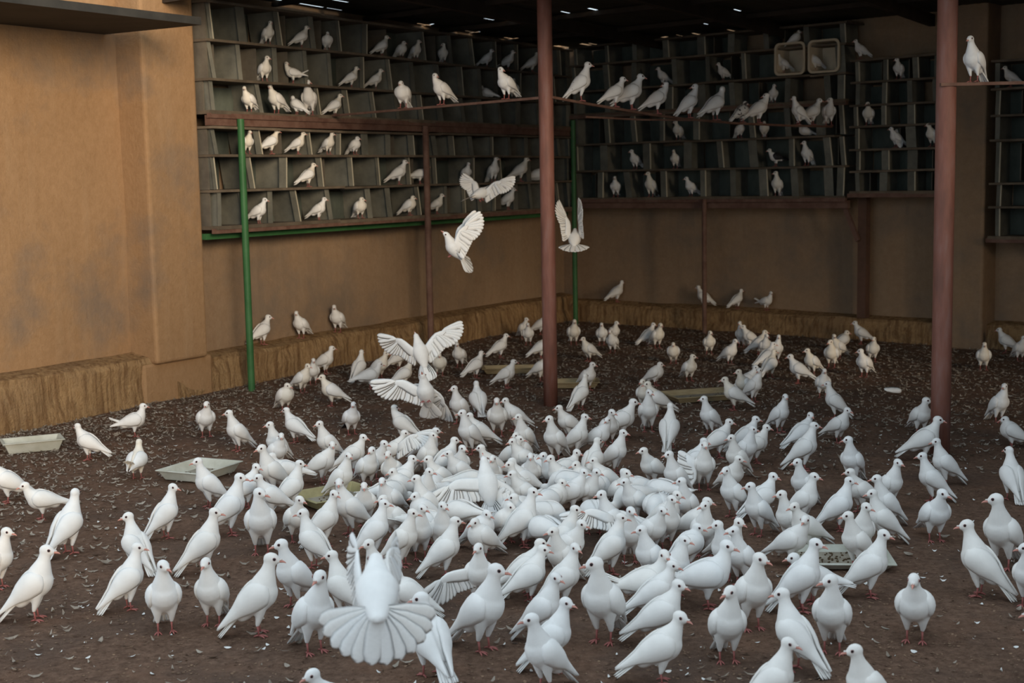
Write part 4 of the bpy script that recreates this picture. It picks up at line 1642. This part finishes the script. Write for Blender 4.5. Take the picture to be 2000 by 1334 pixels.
flying(888, 486, 11.2, (-0.55, 0.72, -0.2), (0.6, 0.5, -0.3), ((1, (0.62, 0.78, 0.1), (0.75, -0.6, 0)), (-1, (0.5, 0.72, 0.5), (0.75, -0.5, 0.1))),
       'white pigeon hovering with raised wings left of the middle pole', 0.98, 50)
flying(1122, 468, 12.6, (0.05, 0.45, 0.9), (0.0, 0.9, -0.45), ((1, (-0.28, 0.95, 0.1), (-0.6, -0.2, -0.75)), (-1, (-0.02, 1.0, 0.1), (0.3, -0.2, -0.9))),
       'white pigeon flying away with wings up behind the middle pole', 0.95, 62)
flying(938, 378, 13.0, (0.7, 0.25, 0.65), (-0.3, 0.9, 0.1), ((1, (-0.45, 0.55, 0.65), (-0.7, -0.4, 0)), (-1, (0.80, 0.35, -0.2), (-0.35, -0.9, 0))),
       'white pigeon fluttering in front of the left nest rack', 0.88, 32)
flying(822, 690, 10.6, (-0.25, 0.85, 0.5), (0.05, 0.5, -0.85), ((1, (-0.80, 0.30, 0.5), (0.1, -0.9, 0)), (-1, (0.85, 0.55, 0.1), (0.35, -0.9, -0.2))),
       'white pigeon rising with one wing stretched up right of centre-left', 0.98, 18)
flying(832, 768, 9.6, (-0.15, 0.85, -0.5), (0.1, 0.5, 0.85), ((-1, (-0.98, 0.16, 0.1), (-0.1, -0.98, 0)), (1, (0.45, -0.80, 0.35), (-0.5, -0.4, 0.5))),
       'cream pigeon landing with one wing spread wide to the left', 0.98, 22)
flying(736, 1160, 3.8, (0.0, 0.28, 0.96), (0.0, 0.96, -0.28), ((1, (-0.10, 0.26, 0.95), (-0.22, -0.75, 0.25)), (-1, (0.10, 0.26, 0.95), (0.22, -0.75, 0.25))),
       'white pigeon taking off in the foreground with its tail fanned wide', 1.0, 84, R_(-72), 0.78)


flying(952, 948, 7.55, (-0.12, 0.80, 0.50), (0.05, 0.50, -0.80), ((1, (-0.90, -0.30, -0.15), (0.15, -0.9, -0.3)), (-1, (0.62, -0.72, -0.15), (-0.55, -0.6, -0.2))),
       'white pigeon flapping both wings in the middle of the crowd', 1.0, 24)


def open_wing(root, side, span_img, chord_img, size=0.9):
    """add a spread wing to a standing bird; directions along the line of sight"""
    M = root.matrix_world if root.matrix_world != Matrix() else root.matrix_basis
    M = root.matrix_basis
    c = M.translation
    f2 = Vector((c.x, c.y, 0)).normalized()
    r2 = Vector((f2.y, -f2.x, 0))
    R3 = M.to_3x3().normalized().transposed()
    W = lambda v: R3 @ (r2 * v[0] + Vector((0, 0, 1)) * v[1] + f2 * v[2])
    make_wing(root, (0.035, side * 0.055, 0.205), W(span_img), W(chord_img), size)


def relabel(o, s):
    o['label'] = s
    return o


open_wing(relabel(gpig[(790, 839)], 'white pigeon with one arched wing lifted behind the crowd'), -1, (0.75, 0.35, -0.3), (-0.3, -0.85, -0.2), 0.85)
open_wing(relabel(gpig[(934, 1059)], 'white pigeon drooping its left wing in the near crowd'), -1, (-0.75, -0.35, -0.2), (0.1, -1, 0), 0.85)
open_wing(relabel(gpig[(1377, 862)], 'white pigeon holding one wing down in front of its breast'), -1, (-0.25, -0.95, -0.3), (-0.8, -0.2, 0), 0.9)
open_wing(relabel(gpig[(1175, 949)], 'white pigeon spreading both wings in the near crowd'), 1, (-0.95, 0.05, -0.2), (0, -0.7, -0.5), 0.85)
open_wing(gpig[(1175, 949)], -1, (0.95, -0.25, -0.1), (0, -0.7, -0.5), 0.95)
open_wing(rackpig[(1742, 248)], -1, (0.45, -0.85, -0.2), (0.8, 0.2, 0.1), 0.7)

# ------------------------------------------------------------------ litter
def scatter(name, n, size, material, dens, label, lift=0.006, curl=0.5, seed=3, aspect=0.4):
    r = np.random.default_rng(seed)
    vs, fs = [], []
    k = 0
    tries = 0
    while k < n and tries < n * 60:
        tries += 1
        px, py = r.uniform(-650, 2650), 1480 - (1480 - 610) * r.random() ** 0.8
        p = on_z(px, py, 0)
        a, b = ab_of(p)
        if a < 0.26 or b < 0.26 or p.y > 20:
            continue
        if r.random() > dens(a, b, p):
            continue
        L = r.uniform(*size)
        w = L * aspect * r.uniform(0.6, 1.3)
        th = r.uniform(0, 6.283)
        c, s = math.cos(th), math.sin(th)
        z = float(ground_z(p.x, p.y)) + lift * r.uniform(0.3, 1.5)
        cu = curl * L * r.uniform(0.1, 0.6)
        tl = r.uniform(-0.3, 0.3) * w
        base = len(vs)
        for (q, ww, dz) in ((-0.5, 0.3, cu), (-0.15, 1.0, 0), (0.2, 0.9, 0.1 * cu), (0.5, 0.15, cu)):
            for sgn in (-1, 1):
                x, y = q * L, sgn * ww * w / 2
                vs.append((p.x + c * x - s * y, p.y + s * x + c * y, z + dz + sgn * tl * ww))
        for q in range(3):
            i = base + 2 * q
            fs.append((i, i + 1, i + 3, i + 2))
        k += 1
    me = bpy.data.meshes.new(name)
    me.from_pydata(vs, [], fs)
    me.materials.append(MATS[material])
    o = link(name, me)
    return tag(o, label, 'litter', kind='stuff')


def near_wall(a, b, p):
    return 0.003 + 0.997 * math.exp(-max(0, min(a, b) - 0.2) / 0.9)


def rear(a, b, p):
    return min(1.0, max(0.04, (p.y - 7.5) / 7.5))


scatter('feather_litter', 1300, (0.008, 0.034), 'litter_white', lambda a, b, p: 0.35 + 0.65 * rear(a, b, p), 'small white shed feathers strewn over the floor', seed=5)
scatter('straw_litter', 34000, (0.014, 0.060), 'litter_grey', lambda a, b, p: max(near_wall(a, b, p), 0.75 * rear(a, b, p) ** 1.6 if p.y > 8.5 else 0), 'grey feather and straw litter heaped towards the walls', lift=0.010, seed=6, aspect=0.28)
scatter('soil_crumbs', 30000, (0.004, 0.014), 'litter_brown', lambda a, b, p: 0.6, 'brown crumbs of dung and soil on the floor', lift=0.003, seed=8, aspect=0.7, curl=0.2)

# one feather drifting down at the right
fp = at_depth(1727, 760, 10.8)
fo = link('falling_feather', FEMESH['feather'])
fo.matrix_world = Matrix.Translation(fp) @ Matrix.Rotation(0.2, 4, 'Z') @ Matrix.Rotation(0.10, 4, 'Y') @ Matrix.Rotation(0.7, 4, 'X') @ Matrix.Diagonal((0.15, 0.42, 0.25, 1))
tag(fo, 'single white feather drifting in the air left of the right pole', 'feather')
bpy.data.scenes.remove(TS)
print('PIGEONS', COUNT, 'MESHES', len(FEMESH))
